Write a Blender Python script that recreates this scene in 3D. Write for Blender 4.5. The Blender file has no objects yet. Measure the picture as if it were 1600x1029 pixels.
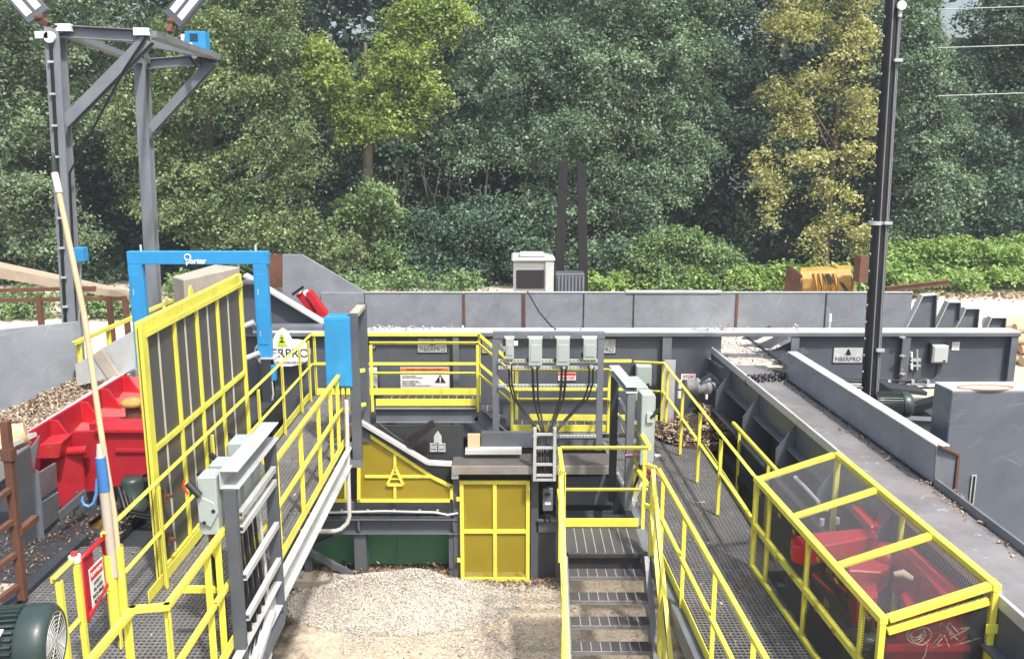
import bpy, math, random
import numpy as np
from mathutils import Vector, Matrix
random.seed(7)
S = bpy.context.scene
COL = S.collection
R = math.radians
# ---------------------------------------------------------------- camera, world, sun, exposure
FPX, TILT, EYE = 1400.0, R(11.8), 6.6
cd = bpy.data.cameras.new('camera'); cam = bpy.data.objects.new('camera', cd); COL.objects.link(cam)
cam.location = (0, 0, EYE); cam.rotation_euler = (R(90) - TILT, 0, 0)
cd.sensor_width = 36; cd.lens = 36 * FPX / 1600; cd.clip_start = 0.05; cd.clip_end = 600
S.camera = cam
SUN_EL, SUN_AZ = R(58), R(148)          # azimuth clockwise from +y (north)
W = bpy.data.worlds.new('World'); S.world = W; W.use_nodes = True
wn = W.node_tree.nodes; wl = W.node_tree.links
sky = wn.new('ShaderNodeTexSky'); sky.sky_type = 'NISHITA'; sky.sun_disc = False
sky.sun_elevation = SUN_EL; sky.sun_rotation = SUN_AZ
sky.dust_density = 5.0; sky.air_density = 1.2; sky.ozone_density = 1.0
wl.new(sky.outputs[0], wn['Background'].inputs[0]); wn['Background'].inputs[1].default_value = 0.14
sd = bpy.data.lights.new('sun', 'SUN'); sun = bpy.data.objects.new('sun', sd); COL.objects.link(sun)
sd.energy = 3.1; sd.angle = R(3); sd.color = (1.0, 0.955, 0.89)
sv = Vector((math.sin(SUN_AZ) * math.cos(SUN_EL), math.cos(SUN_AZ) * math.cos(SUN_EL), math.sin(SUN_EL)))
sun.rotation_euler = (-sv).to_track_quat('-Z', 'Y').to_euler(); sun.location = (20, -20, 40)
S.view_settings.view_transform = 'Standard'; S.view_settings.look = 'None'
S.view_settings.exposure = 0.78; S.view_settings.gamma = 1
# ---------------------------------------------------------------- measuring: a pixel of the photograph on a known plane
def ray(px, py):
    u = (px - 800) / FPX; v = (514.5 - py) / FPX
    return Vector((u, math.cos(TILT) + v * math.sin(TILT), -math.sin(TILT) + v * math.cos(TILT)))
def az(px, py, z):
    d = ray(px, py); return d * ((z - EYE) / d.z) + Vector((0, 0, EYE))
def ay(px, py, y):
    d = ray(px, py); return d * (y / d.y) + Vector((0, 0, EYE))
def ax(px, py, x):
    d = ray(px, py); return d * (x / d.x) + Vector((0, 0, EYE))
V = Vector
# ---------------------------------------------------------------- mesh helpers
class MB:
    def __init__(s): s.v = []; s.f = []; s.sm = []
    def add(s, vs, fs, smooth=False):
        o = len(s.v); s.v += [tuple(p) for p in vs]
        for f in fs: s.f.append([o + i for i in f]); s.sm.append(smooth)
        return s
    def box(s, x0, x1, y0, y1, z0, z1):
        return s.add([(x0,y0,z0),(x1,y0,z0),(x1,y1,z0),(x0,y1,z0),(x0,y0,z1),(x1,y0,z1),(x1,y1,z1),(x0,y1,z1)],
            [(3,2,1,0),(4,5,6,7),(0,1,5,4),(1,2,6,5),(2,3,7,6),(3,0,4,7)])
    def frame(s, p, q, up):
        d = (V(q) - V(p)).normalized(); u = V(up)
        a = d.cross(u)
        if a.length < 1e-4: a = d.cross(V((0, 1, 0)))
        a.normalize(); b = a.cross(d).normalized()
        return a, b
    def bar(s, p, q, w, h, up=(0,0,1), ou=0.0, ov=0.0):
        # rectangular bar from p to q: w across, h along 'up'; ou, ov shift it sideways / upwards
        a, b = s.frame(p, q, up); p = V(p) + a*ou + b*ov; q = V(q) + a*ou + b*ov
        c = [p-a*w/2-b*h/2, p+a*w/2-b*h/2, p+a*w/2+b*h/2, p-a*w/2+b*h/2]
        e = [k + (q - p) for k in c]
        return s.add(c + e, [(3,2,1,0),(4,5,6,7),(0,1,5,4),(1,2,6,5),(2,3,7,6),(3,0,4,7)])
    def angle(s, p, q, w, t=.007, up=(0,0,1), su=1, sv=1):
        # L section: one leg flat, one leg upright
        s.bar(p, q, w, t, up, 0, sv*(w/2 - t/2)); s.bar(p, q, t, w - t, up, su*(w/2 - t/2), -sv*t/2); return s
    def ibeam(s, p, q, w, h, t=.012, up=(0,0,1)):
        s.bar(p, q, w, t, up, 0, h/2 - t/2); s.bar(p, q, w, t, up, 0, -h/2 + t/2); s.bar(p, q, t, h - 2*t, up); return s
    def channel(s, p, q, w, h, t=.01, up=(0,0,1), side=1):
        s.bar(p, q, w, t, up, 0, h/2 - t/2); s.bar(p, q, w, t, up, 0, -h/2 + t/2); s.bar(p, q, t, h - 2*t, up, side*(w/2 - t/2)); return s
    def cyl(s, p, q, r0, r1=None, n=12, cap=True):
        r1 = r0 if r1 is None else r1
        a, b = s.frame(p, q, (0,0,1)); vs = []
        for c, r in ((V(p), r0), (V(q), r1)):
            for i in range(n):
                t = 2*math.pi*i/n; vs.append(c + a*math.cos(t)*r + b*math.sin(t)*r)
        s.add(vs, [(i, (i+1) % n, n + (i+1) % n, n + i) for i in range(n)], True)
        if cap:
            s.add(vs[:n], [tuple(range(n))[::-1]]); s.add(vs[n:], [tuple(range(n))])
        return s
    def tube(s, pts, r, n=7, closed=False):
        pts = [V(p) for p in pts]; m = len(pts); vs = []; prev = None
        for i, p in enumerate(pts):
            d = (pts[(i+1) % m] - pts[i-1]) if closed else (pts[min(i+1, m-1)] - pts[max(i-1, 0)])
            d.normalize()
            if prev is None:
                a = d.cross(V((0,0,1)));
                if a.length < 1e-3: a = d.cross(V((0,1,0)))
            else: a = prev - d*prev.dot(d)
            a.normalize(); prev = a; b = d.cross(a)
            rr = r[i] if isinstance(r, (list, tuple)) else r
            for k in range(n):
                t = 2*math.pi*k/n; vs.append(p + a*math.cos(t)*rr + b*math.sin(t)*rr)
        fs = []
        for i in range(m if closed else m-1):
            j = (i+1) % m
            for k in range(n): fs.append((i*n+k, i*n+(k+1)%n, j*n+(k+1)%n, j*n+k))
        s.add(vs, fs, True)
        if not closed: s.add(vs[:n], [tuple(range(n))]); s.add(vs[-n:], [tuple(range(n))[::-1]])
        return s
    def prism(s, poly, vec):
        n = len(poly); a = [V(p) for p in poly]; b = [p + V(vec) for p in a]
        return s.add(a + b, [tuple(range(n))[::-1], tuple(range(n, 2*n))] + [(i, (i+1)%n, n+(i+1)%n, n+i) for i in range(n)])
    def quad(s, *p): return s.add(p, [tuple(range(len(p)))])
    def hexa(s, bottom, top):
        return s.add(list(bottom) + list(top), [(3,2,1,0),(4,5,6,7),(0,1,5,4),(1,2,6,5),(2,3,7,6),(3,0,4,7)])
    def lathe(s, prof, c, axis=(0,0,1), n=20):
        ax_ = V(axis).normalized(); a = ax_.orthogonal().normalized(); b = ax_.cross(a); vs = []; c = V(c)
        for r, h in prof:
            for k in range(n):
                t = 2*math.pi*k/n; vs.append(c + ax_*h + (a*math.cos(t) + b*math.sin(t))*r)
        m = len(prof)
        return s.add(vs, [(i*n+k, i*n+(k+1)%n, (i+1)*n+(k+1)%n, (i+1)*n+k) for i in range(m-1) for k in range(n)], True)
    def build(s, name, mat, parent=None, bevel=0):
        me = bpy.data.meshes.new(name); me.from_pydata(s.v, [], s.f)
        me.polygons.foreach_set('use_smooth', s.sm); me.materials.append(mat); me.update()
        import bmesh
        b = bmesh.new(); b.from_mesh(me); bmesh.ops.recalc_face_normals(b, faces=b.faces); b.to_mesh(me); b.free()
        o = bpy.data.objects.new(name, me); COL.objects.link(o)
        if parent is not None: adopt(o, parent)
        if bevel:
            m = o.modifiers.new('bevel', 'BEVEL'); m.width = bevel; m.segments = 1; m.limit_method = 'ANGLE'; m.angle_limit = R(50)
        return o
def adopt(o, parent):
    o.parent = parent
    o.matrix_parent_inverse = Matrix.Translation(parent.location).inverted()   # meshes are modelled in world coordinates
def tag(o, label=None, cat=None, group=None, kind=None):
    for k, v in (('label', label), ('category', cat), ('group', group), ('kind', kind)):
        if v: o[k] = v
    return o
def thing(name, loc, label, cat, group=None):
    o = bpy.data.objects.new(name, None); COL.objects.link(o); o.location = loc; o.empty_display_size = .2
    return tag(o, label, cat, group)
def copy_thing(root, shift, label=None):
    r = root.copy(); COL.objects.link(r); r.location = root.location + V(shift)
    if label: r['label'] = label
    for ch in list(root.children):
        c = ch.copy(); COL.objects.link(c); c.parent = r
        for g in list(ch.children):
            d = g.copy(); COL.objects.link(d); d.parent = c
    return r
def one(mb, name, mat, label, cat, group=None, bevel=0, kind=None):
    return tag(mb.build(name, mat, None, bevel), label, cat, group, kind)
def text_mesh(name, s, size, loc, mat, parent, ex=.002, align='CENTER', normal='front', sx=1.0, bold=0.0):
    cu = bpy.data.curves.new(name, 'FONT'); cu.body = s; cu.size = size; cu.extrude = ex; cu.align_x = align; cu.align_y = 'CENTER'
    cu.offset = bold; cu.resolution_u = 3; cu.space_line = .95
    t = bpy.data.objects.new(name, cu); COL.objects.link(t); bpy.context.view_layer.update()
    me = bpy.data.meshes.new_from_object(t.evaluated_get(bpy.context.evaluated_depsgraph_get()))
    COL.objects.unlink(t); bpy.data.objects.remove(t)
    rot = {'front': Matrix.Rotation(R(90), 4, 'X'), 'right': Matrix.Rotation(R(90), 4, 'Z') @ Matrix.Rotation(R(90), 4, 'X')}[normal] if isinstance(normal, str) else normal
    me.transform(Matrix.Translation(V(loc)) @ rot @ Matrix.Diagonal((sx, 1, 1, 1)))
    me.materials.clear(); me.materials.append(mat)
    o = bpy.data.objects.new(name, me); COL.objects.link(o); adopt(o, parent); return o
# ---------------------------------------------------------------- materials
def mat_base(name):
    m = bpy.data.materials.new(name); m.use_nodes = True; nt = m.node_tree
    return m, nt, nt.nodes, nt.links, nt.nodes['Principled BSDF']
def noise(nt, scale, detail=6, rough=.6, vec=None, dist=0):
    n = nt.nodes.new('ShaderNodeTexNoise'); n.inputs['Scale'].default_value = scale; n.inputs['Detail'].default_value = detail
    n.inputs['Roughness'].default_value = rough; n.inputs['Distortion'].default_value = dist
    if vec is not None: nt.links.new(vec, n.inputs['Vector'])
    return n.outputs['Fac']
def ramp(nt, fac, stops):
    r = nt.nodes.new('ShaderNodeValToRGB'); e = r.color_ramp.elements
    while len(e) < len(stops): e.new(.5)
    for k, (p, c) in zip(e, stops):
        k.position = p; k.color = (c, c, c, 1) if isinstance(c, (int, float)) else (*c, 1)
    nt.links.new(fac, r.inputs[0]); return r.outputs[0]
def mix(nt, fac, a, b, mode='MIX'):
    m = nt.nodes.new('ShaderNodeMix'); m.data_type = 'RGBA'; m.blend_type = mode
    for sock, v in ((m.inputs[0], fac), (m.inputs[6], a), (m.inputs[7], b)):
        if hasattr(v, 'is_output'): nt.links.new(v, sock)
        elif isinstance(v, (int, float)): sock.default_value = v if sock.type == 'VALUE' else (v, v, v, 1)
        else: sock.default_value = (*v, 1)
    return m.outputs[2]
def bump(nt, h, strength=.2, dist=.01):
    b = nt.nodes.new('ShaderNodeBump'); b.inputs['Strength'].default_value = strength; b.inputs['Distance'].default_value = dist
    nt.links.new(h, b.inputs['Height']); return b.outputs[0]
def coord(nt, scale=None):
    t = nt.nodes.new('ShaderNodeTexCoord').outputs['Object']
    if scale:
        m = nt.nodes.new('ShaderNodeMapping'); m.inputs['Scale'].default_value = scale; nt.links.new(t, m.inputs[0]); t = m.outputs[0]
    return t
def paint(name, col, rough=.45, var=.25, worn=None, worn_amt=.62, dirt=(.16,.13,.09), dirt_amt=.35, metal=0, streak=True, rust=0.0):
    m, nt, n, l, b = mat_base(name); co = coord(nt)
    c = mix(nt, ramp(nt, noise(nt, 1.7, 5, .6, co), [(.3, 0), (.75, 1)]), tuple(k*(1-var) for k in col), tuple(min(1, k*(1+var*.7)) for k in col))
    if worn:
        c = mix(nt, ramp(nt, noise(nt, 9, 8, .72, co, .6), [(worn_amt, 0), (worn_amt+.07, 1)]), c, worn)
    if dirt_amt:
        d = ramp(nt, noise(nt, 4.5, 7, .7, coord(nt, (1,1,.35)) if streak else co), [(.5, 0), (.78, 1)])
        mm = n.new('ShaderNodeMath'); mm.operation = 'MULTIPLY'; mm.inputs[1].default_value = dirt_amt; l.new(d, mm.inputs[0])
        c = mix(nt, mm.outputs[0], c, dirt)
    if rust:
        rr = n.new('ShaderNodeMath'); rr.operation = 'MULTIPLY'; rr.inputs[1].default_value = rust
        l.new(ramp(nt, noise(nt, 3.4, 9, .82, coord(nt, (1, 1, .5)), .5), [(.615, 0), (.67, 1)]), rr.inputs[0]); c = mix(nt, rr.outputs[0], c, (.20,.10,.055))
    l.new(c, b.inputs['Base Color']); b.inputs['Metallic'].default_value = metal
    l.new(ramp(nt, noise(nt, 14, 5, .6, co), [(.25, max(.05, rough-.12)), (.8, min(1, rough+.2))]), b.inputs['Roughness'])
    l.new(bump(nt, noise(nt, 30, 4, .6, co), .12, .004), b.inputs['Normal'])
    return m
def wallmat(name, col, scratch=.5, rust=.5):
    m, nt, n, l, b = mat_base(name); co = coord(nt)
    def rotc(deg, sc):
        mr = n.new('ShaderNodeMapping'); mr.inputs['Rotation'].default_value = (0, R(deg), 0); l.new(co, mr.inputs[0]); mp = n.new('ShaderNodeMapping'); mp.inputs['Scale'].default_value = sc; mp.inputs['Location'].default_value = (deg, 0, deg); l.new(mr.outputs[0], mp.inputs[0]); return mp.outputs[0]
    def mul(a, k):
        mm = n.new('ShaderNodeMath'); mm.operation = 'MULTIPLY'; mm.inputs[1].default_value = k; l.new(a, mm.inputs[0]); return mm.outputs[0]
    c = mix(nt, ramp(nt, noise(nt, 1.3, 6, .62, co, .8), [(.28, 0), (.75, 1)]), tuple(k*.78 for k in col), tuple(k*1.22 for k in col))
    for deg, sc in ((33, (.9, .9, 13)), (-24, (1.1, 1.1, 15)), (68, (.8, .8, 12)), (8, (.5, .5, 9))):      # scrapes left by logs
        c = mix(nt, mul(ramp(nt, noise(nt, 1.6, 6, .75, rotc(deg, sc), .3), [(.60, 0), (.70, 1)]), scratch*.8), c, tuple(min(1, k*1.9+.05) for k in col))
    c = mix(nt, mul(ramp(nt, noise(nt, 2.6, 8, .75, co, .5), [(.50, 0), (.70, 1)]), .6*rust), c, (.17,.14,.11))
    c = mix(nt, mul(ramp(nt, noise(nt, 1.9, 9, .8, coord(nt, (1, 1, .55)), .4), [(.63, 0), (.68, 1)]), rust), c, (.30,.16,.085))
    c = mix(nt, mul(ramp(nt, noise(nt, 7.5, 4, .6, coord(nt, (1, 1, .4))), [(.74, 0), (.76, 1)]), .7*scratch), c, (.62,.62,.60))
    l.new(c, b.inputs['Base Color'])
    l.new(ramp(nt, noise(nt, 9, 6, .65, co), [(.25, .3), (.8, .62)]), b.inputs['Roughness']); l.new(bump(nt, noise(nt, 2.2, 3, .5, co), .25, .02), b.inputs['Normal'])
    return m
def flat(name, col, rough=.5, metal=0):
    m, nt, n, l, b = mat_base(name); co = coord(nt)
    l.new(mix(nt, noise(nt, 6, 5, .6, co), tuple(k*.8 for k in col), tuple(min(1, k*1.15) for k in col)), b.inputs['Base Color'])
    b.inputs['Roughness'].default_value = rough; b.inputs['Metallic'].default_value = metal; return m
def meshmat(name, col, pitch=(.016,.016), rot=0, width=.3, axes='xz', rough=.6, zig=True):
    # expanded metal: opaque strands with real see-through openings, laid out in the sheet's own plane (metres)
    m, nt, n, l, b = mat_base(name); t = n.new('ShaderNodeTexCoord'); sp = n.new('ShaderNodeSeparateXYZ'); l.new(t.outputs['Object'], sp.inputs[0])
    def mth(op, a, bb=None):
        k = n.new('ShaderNodeMath'); k.operation = op
        for i, v in enumerate((a, bb)):
            if v is None: continue
            if hasattr(v, 'is_output'): l.new(v, k.inputs[i])
            else: k.inputs[i].default_value = v
        return k.outputs[0]
    A = sp.outputs['XYZ'.index(axes[0].upper())]; B = sp.outputs['XYZ'.index(axes[1].upper())]
    a = mth('DIVIDE', A, pitch[0]); bq = mth('DIVIDE', B, pitch[1])
    if zig: u = mth('ADD', a, bq); w = mth('SUBTRACT', a, bq)
    else: u, w = a, bq
    def strand(k, wd): return mth('LESS_THAN', mth('ABSOLUTE', mth('SUBTRACT', mth('FRACT', k), .5)), wd/2)
    wd = width if isinstance(width, tuple) else (width, width)
    op = mth('MAXIMUM', strand(u, wd[0]), strand(w, wd[1]))
    c = mix(nt, noise(nt, 2.5, 5, .65, t.outputs['Object']), tuple(k*.75 for k in col), tuple(min(1, k*1.2) for k in col))
    l.new(c, b.inputs['Base Color']); b.inputs['Roughness'].default_value = rough; l.new(op, b.inputs['Alpha'])
    return m
def leafmat(name, dark, light, trans=.35, rough=.5, spec=.5):
    m, nt, n, l, b = mat_base(name)
    a = n.new('ShaderNodeAttribute'); a.attribute_name = 'tint'
    mid = tuple((p+q)/2 for p, q in zip(dark, light))
    c = ramp(nt, a.outputs['Fac'], [(0, dark), (.55, mid), (1, light)])
    l.new(c, b.inputs['Base Color']); b.inputs['Roughness'].default_value = rough; b.inputs['Specular IOR Level'].default_value = spec
    tr = n.new('ShaderNodeBsdfTranslucent'); g = mix(nt, 1.0, c, (1.0, 1.0, .45), 'MULTIPLY'); l.new(g, tr.inputs[0])
    ms = n.new('ShaderNodeMixShader'); ms.inputs[0].default_value = trans
    l.new(b.outputs[0], ms.inputs[1]); l.new(tr.outputs[0], ms.inputs[2]); l.new(ms.outputs[0], n['Material Output'].inputs[0])
    return m
GREY = paint('grey_steel_paint', (.088,.102,.124), .42, .2, (.2,.21,.22), .66, (.13,.11,.09), .45, rust=.45)
GREYW = paint('worn_grey_steel_paint', (.145,.162,.185), .42, .26, (.30,.315,.33), .62, (.15,.125,.095), .62, rust=.7)
GREYT = paint('highlight_grey_steel_top', (.50,.52,.52), .45, .2, (.55,.55,.53), .6, (.3,.27,.22), .3)  # sun's white highlight on steel tops painted in as a paler grey
DARK = paint('dark_steel', (.035,.039,.046), .5, .25, None, .6, (.09,.08,.06), .4)
BLACK = flat('black_rubber', (.014,.014,.016), .45)
YEL = paint('yellow_safety_paint', (.77,.715,.095), .5, .12, (.40,.31,.10), .655, (.34,.26,.07), .5, rust=.55)
YEL_OLD = paint('worn_yellow_paint', (.42,.25,.055), .6, .25, (.50,.42,.28), .6, (.18,.10,.05), .5, rust=.8)
BLUE = paint('blue_enamel', (.03,.275,.58), .42, .12, (.22,.42,.58), .68, (.06,.13,.22), .35)
RED = paint('red_enamel', (.46,.012,.022), .4, .2, (.40,.13,.12), .62, (.22,.07,.055), .6, rust=.5)
REDD = paint('deep_red_enamel', (.38,.012,.025), .42, .2, (.34,.10,.09), .66, (.18,.05,.045), .5, rust=.4)
GRATEL = paint('worn_grating_rod', (.20,.20,.202), .42, .3, (.36,.36,.36), .6, (.10,.08,.06), .4)
WALLG = wallmat('scuffed_wall_steel', (.215,.235,.262), .55, .8)
REDP = paint('dusty_red_enamel', (.50,.075,.075), .6, .18, (.50,.25,.22), .6, (.32,.16,.12), .5)
WEBG = paint('beam_web_paint', (.092,.106,.13), .42, .2, (.2,.21,.22), .68, (.13,.115,.095), .42, rust=.3)
GRATEW = paint('bright_grating_rod', (.30,.30,.30), .45, .2, None, .6, (.10,.08,.06), .4)
GALV = paint('galvanised_steel', (.55,.57,.57), .4, .18, (.66,.66,.64), .6, (.3,.28,.24), .25, .25)
PALE = paint('pale_green_grey_enamel', (.36,.415,.40), .4, .06, None, .6, (.3,.3,.26), .15)
MIDG = paint('mid_grey_casting', (.24,.245,.25), .5, .2, (.4,.4,.4), .62, (.1,.09,.07), .6)
PALEG = paint('pale_grey_enamel', (.50,.52,.51), .4, .06, None, .6, (.3,.28,.25), .15)
GREENT = paint('green_tank_paint', (.11,.31,.165), .5, .15, None, .6, (.06,.06,.04), .3)
GREENM = paint('dark_green_motor_enamel', (.032,.052,.050), .35, .12, (.10,.12,.11), .72, (.07,.07,.06), .25)
RUST = paint('rusty_steel', (.14,.062,.038), .8, .35, (.22,.11,.07), .6, (.05,.03,.025), .5)
CONC = paint('dusty_concrete', (.40,.36,.30), .9, .18, (.5,.46,.4), .62, (.16,.13,.1), .45)
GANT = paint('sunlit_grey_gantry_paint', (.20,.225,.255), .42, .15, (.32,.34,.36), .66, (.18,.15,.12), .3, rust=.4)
WHITE = flat('white_plate', (.80,.80,.78), .5)
INK = flat('black_ink', (.02,.02,.022), .6)
REDINK = flat('red_ink', (.62,.04,.03), .5)
ORANGE = flat('orange_ink', (.75,.19,.02), .5)
LIMEINK = flat('lime_ink', (.45,.6,.04), .5)
GRATE = paint('dark_steel_grating', (.13,.13,.132), .45, .25, (.25,.25,.25), .66, (.10,.08,.06), .3)
WOOD = paint('bare_wood', (.44,.36,.26), .8, .2, (.6,.5,.36), .6, (.2,.14,.08), .4)
PEEL = paint('peeled_log_wood', (.60,.44,.27), .8, .2, (.5,.33,.18), .58, (.2,.12,.06), .45)
BARK = paint('tree_bark', (.14,.115,.09), .95, .35, None, .6, (.05,.04,.03), .5)
MESHY = meshmat('yellow_expanded_mesh', (.43,.33,.02), (.030,.018), width=.40)
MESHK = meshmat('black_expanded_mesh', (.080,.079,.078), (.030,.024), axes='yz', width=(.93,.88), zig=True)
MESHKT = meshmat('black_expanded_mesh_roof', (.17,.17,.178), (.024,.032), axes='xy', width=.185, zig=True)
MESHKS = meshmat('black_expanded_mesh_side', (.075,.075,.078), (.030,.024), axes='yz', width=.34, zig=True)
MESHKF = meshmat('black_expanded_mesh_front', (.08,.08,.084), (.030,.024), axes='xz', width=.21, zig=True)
# ---------------------------------------------------------------- ground
def ground_mat():
    m, nt, n, l, b = mat_base('yard_dirt'); co = coord(nt)
    sp = n.new('ShaderNodeSeparateXYZ'); l.new(co, sp.inputs[0])
    big = noise(nt, .35, 6, .65, co); mid = noise(nt, 3.2, 8, .7, co); fine = noise(nt, 38, 5, .75, co)
    c = mix(nt, ramp(nt, mid, [(.33, 0), (.68, 1)]), (.35,.27,.175), (.51,.42,.30))
    vo = n.new('ShaderNodeTexVoronoi'); vo.inputs['Scale'].default_value = 26; l.new(co, vo.inputs['Vector'])
    c = mix(nt, ramp(nt, vo.outputs['Color'], [(.2, 0), (.8, .55)]), c, (.66,.61,.52))
    c = mix(nt, ramp(nt, fine, [(.58, 0), (.70, .7)]), c, (.20,.16,.115))
    # shade under decks and machines put into the colour, over bark litter
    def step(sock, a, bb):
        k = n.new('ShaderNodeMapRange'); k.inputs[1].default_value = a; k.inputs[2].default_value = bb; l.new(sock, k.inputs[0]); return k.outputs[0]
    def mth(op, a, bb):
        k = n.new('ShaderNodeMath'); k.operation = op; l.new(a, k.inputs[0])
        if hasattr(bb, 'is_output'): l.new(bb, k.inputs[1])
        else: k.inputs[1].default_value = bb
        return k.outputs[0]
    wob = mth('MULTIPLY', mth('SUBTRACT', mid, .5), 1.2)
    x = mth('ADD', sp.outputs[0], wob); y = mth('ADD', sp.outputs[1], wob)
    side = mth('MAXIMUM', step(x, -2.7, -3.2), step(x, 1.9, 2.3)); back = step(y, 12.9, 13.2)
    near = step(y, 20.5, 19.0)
    under_shade = mth('MULTIPLY', mth('MAXIMUM', side, back), near)
    c = mix(nt, under_shade, c, mix(nt, mid, (.022,.019,.016), (.06,.048,.036)))
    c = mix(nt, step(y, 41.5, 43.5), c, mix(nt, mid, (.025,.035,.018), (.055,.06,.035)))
    c = mix(nt, mth('MULTIPLY', step(y, 24, 30), mth('MAXIMUM', mth('SUBTRACT', step(y, 44, 42), .25), 0.0)), c, mix(nt, mid, (.60,.53,.42), (.74,.68,.57)))
    l.new(c, b.inputs['Base Color']); b.inputs['Roughness'].default_value = .95
    l.new(bump(nt, mix(nt, .5, mid, fine), .6, .03), b.inputs['Normal']); return m
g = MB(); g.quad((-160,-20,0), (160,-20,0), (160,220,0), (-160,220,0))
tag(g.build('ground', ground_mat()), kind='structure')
# ---------------------------------------------------------------- leaves by the many: numpy built leaf faces spread through lobes
def leaf_mesh(name, mat, C, N, L, Wd, tint, parent=None, rng=None):
    k = len(C); N = N / np.linalg.norm(N, axis=1, keepdims=True)
    r = rng.normal(size=(k, 3)); A = np.cross(N, r); A /= np.linalg.norm(A, axis=1, keepdims=True); B = np.cross(N, A)
    L = L[:, None]; Wd = Wd[:, None]
    v = np.empty((k, 4, 3)); v[:, 0] = C - A*L/2; v[:, 1] = C + B*Wd/2 + N*L*.10 - A*L*.08; v[:, 2] = C + A*L/2 - N*L*.12; v[:, 3] = C - B*Wd/2 + N*L*.10 - A*L*.08
    me = bpy.data.meshes.new(name)
    me.vertices.add(4*k); me.vertices.foreach_set('co', v.ravel())
    me.loops.add(4*k); me.loops.foreach_set('vertex_index', np.arange(4*k, dtype=np.int32))
    me.polygons.add(k); me.polygons.foreach_set('loop_start', np.arange(0, 4*k, 4, dtype=np.int32))
    me.update(calc_edges=True)
    t = me.attributes.new('tint', 'FLOAT', 'FACE'); t.data.foreach_set('value', np.clip(tint, 0, 1).astype(np.float32))
    me.materials.append(mat); o = bpy.data.objects.new(name, me); COL.objects.link(o)
    if parent is not None: adopt(o, parent)
    return o
def crown_points(lobes, ncl, per, spread, rng, inner=.5, flat=.55, face=.75, up=.7, subs=11, fill=.38):
    C0 = np.array([c for c, r in lobes]); R0 = np.array([r for c, r in lobes])
    # boughs: smaller flattened clumps over the surface of every lobe, with gaps between them
    sc, sr, sw = [], [], []
    for c, r in zip(C0, R0):
        for k in range(subs):
            d = rng.normal(size=3); d /= np.linalg.norm(d)
            if d[1] > .15 and rng.random() < face: d[1] *= -1
            q = rng.uniform(.30, .52); sc.append(c + d * r * rng.uniform(inner, .95)); sr.append(r.mean() * q * np.array([1.15, 1.0, .70])); sw.append((r.prod() ** .66) * q * q)
    sc, sr, sw = np.array(sc), np.array(sr), np.array(sw); sw /= sw.sum()
    i = rng.choice(len(sc), ncl, p=sw); d = rng.normal(size=(ncl, 3)); d /= np.linalg.norm(d, axis=1, keepdims=True)
    fl = (d[:, 1] > .2) & (rng.random(ncl) < face); d[fl, 1] *= -1
    fl = (d[:, 2] < -.2) & (rng.random(ncl) < .65); d[fl, 2] *= -1
    rr = .55 + .45 * rng.random(ncl) ** .6
    cl = sc[i] + d * sr[i] * rr[:, None]
    wl_ = (R0.prod(axis=1)) ** .66; li = rng.choice(len(C0), ncl, p=wl_/wl_.sum()); fm = rng.random(ncl) < fill
    cl[fm] = (C0[li] + d * R0[li] * (rng.uniform(.2, 1.0, ncl)[:, None]))[fm]; cs = rng.uniform(.55, 1.25, ncl) * spread; bt = rng.normal(0, .19, len(sc)); ct = rng.normal(0, .12, ncl) + bt[i]
    j = np.repeat(np.arange(ncl), per); k = len(j)
    off = rng.normal(size=(k, 3)) * cs[j][:, None] * np.array([1, 1, flat])
    off[:, 2] -= (off[:, 0]**2 + off[:, 1]**2) / np.maximum(cs[j], .01) * .35
    C = cl[j] + off; N = d[j]*.55 + rng.normal(size=(k, 3))*.75 + np.array([0, 0, up])
    return C, N, ct[j], rr[j]
def crown(name, mat, lobes, ncl, per, spread, leaf, seed, parent=None, **kw):
    rng = np.random.default_rng(seed); C, N, t, rr = crown_points(lobes, ncl, per, spread, rng, **kw)
    k = len(C); keep = C[:, 2] > .05; C, N, t = C[keep], N[keep], t[keep]; k = len(C)
    L = leaf * rng.uniform(.45, 1.7, k); return leaf_mesh(name, mat, C, N, L, L * rng.uniform(.45, .75, k), .5 + t + rng.normal(0, .2, k), parent, rng)
def lob(px, py, rx, ry, y, dr=None):
    c = ay(px, py, y); s = y / FPX
    return (tuple(c), (rx*s, (dr if dr else (rx+ry)*.4*s), ry*s))
def tree(name, label, base, h, r, lobes, mat, ncl, per, spread, leaf, seed, group='trees at the edge of the wood', lean=(0, 0), trunk_mat=None, limbs=8, **kw):
    t = thing(name, base, label, 'tree', group); rnd = random.Random(seed)
    tm = MB(); n = 9; pts = []; rad = []
    for i in range(n):
        f = i/(n-1); pts.append(V(base) + V((lean[0]*f + math.sin(f*5+seed)*.12, lean[1]*f + math.cos(f*4+seed)*.1, h*f))); rad.append(r*(1 - .8*f) + (.25*r if i == 0 else 0))
    tm.tube(pts, rad, 9)
    for i in range(limbs):
        c, rr = rnd.choice(lobes); tgt = V(c) + V((rnd.uniform(-.7,.7)*rr[0], rnd.uniform(-.7,.5)*rr[1], rnd.uniform(-.3,.5)*rr[2]))
        f = min(.92, max(.15, (tgt.z - base[2])/h*.72)); a = pts[0].lerp(pts[-1], f); mid = a.lerp(tgt, .5) + V((0, 0, rnd.uniform(.1, .6)))
        tm.tube([a, a.lerp(mid, .6), mid, tgt], [r*.34*(1-.5*f), r*.24, r*.16, r*.05], 5)
    tm.build('trunk', trunk_mat or BARK, t)
    crown('crown', mat, lobes, ncl, per, spread, leaf, seed, t, **kw)
    return t
LF_OAK = leafmat('oak_leaves', (0.074,0.137,0.090), (0.297,0.424,0.281), .30, .5, .4)
LF_DULL = leafmat('dull_green_leaves', (0.067,0.122,0.067), (0.297,0.402,0.253), .32, .5, .4)
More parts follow.
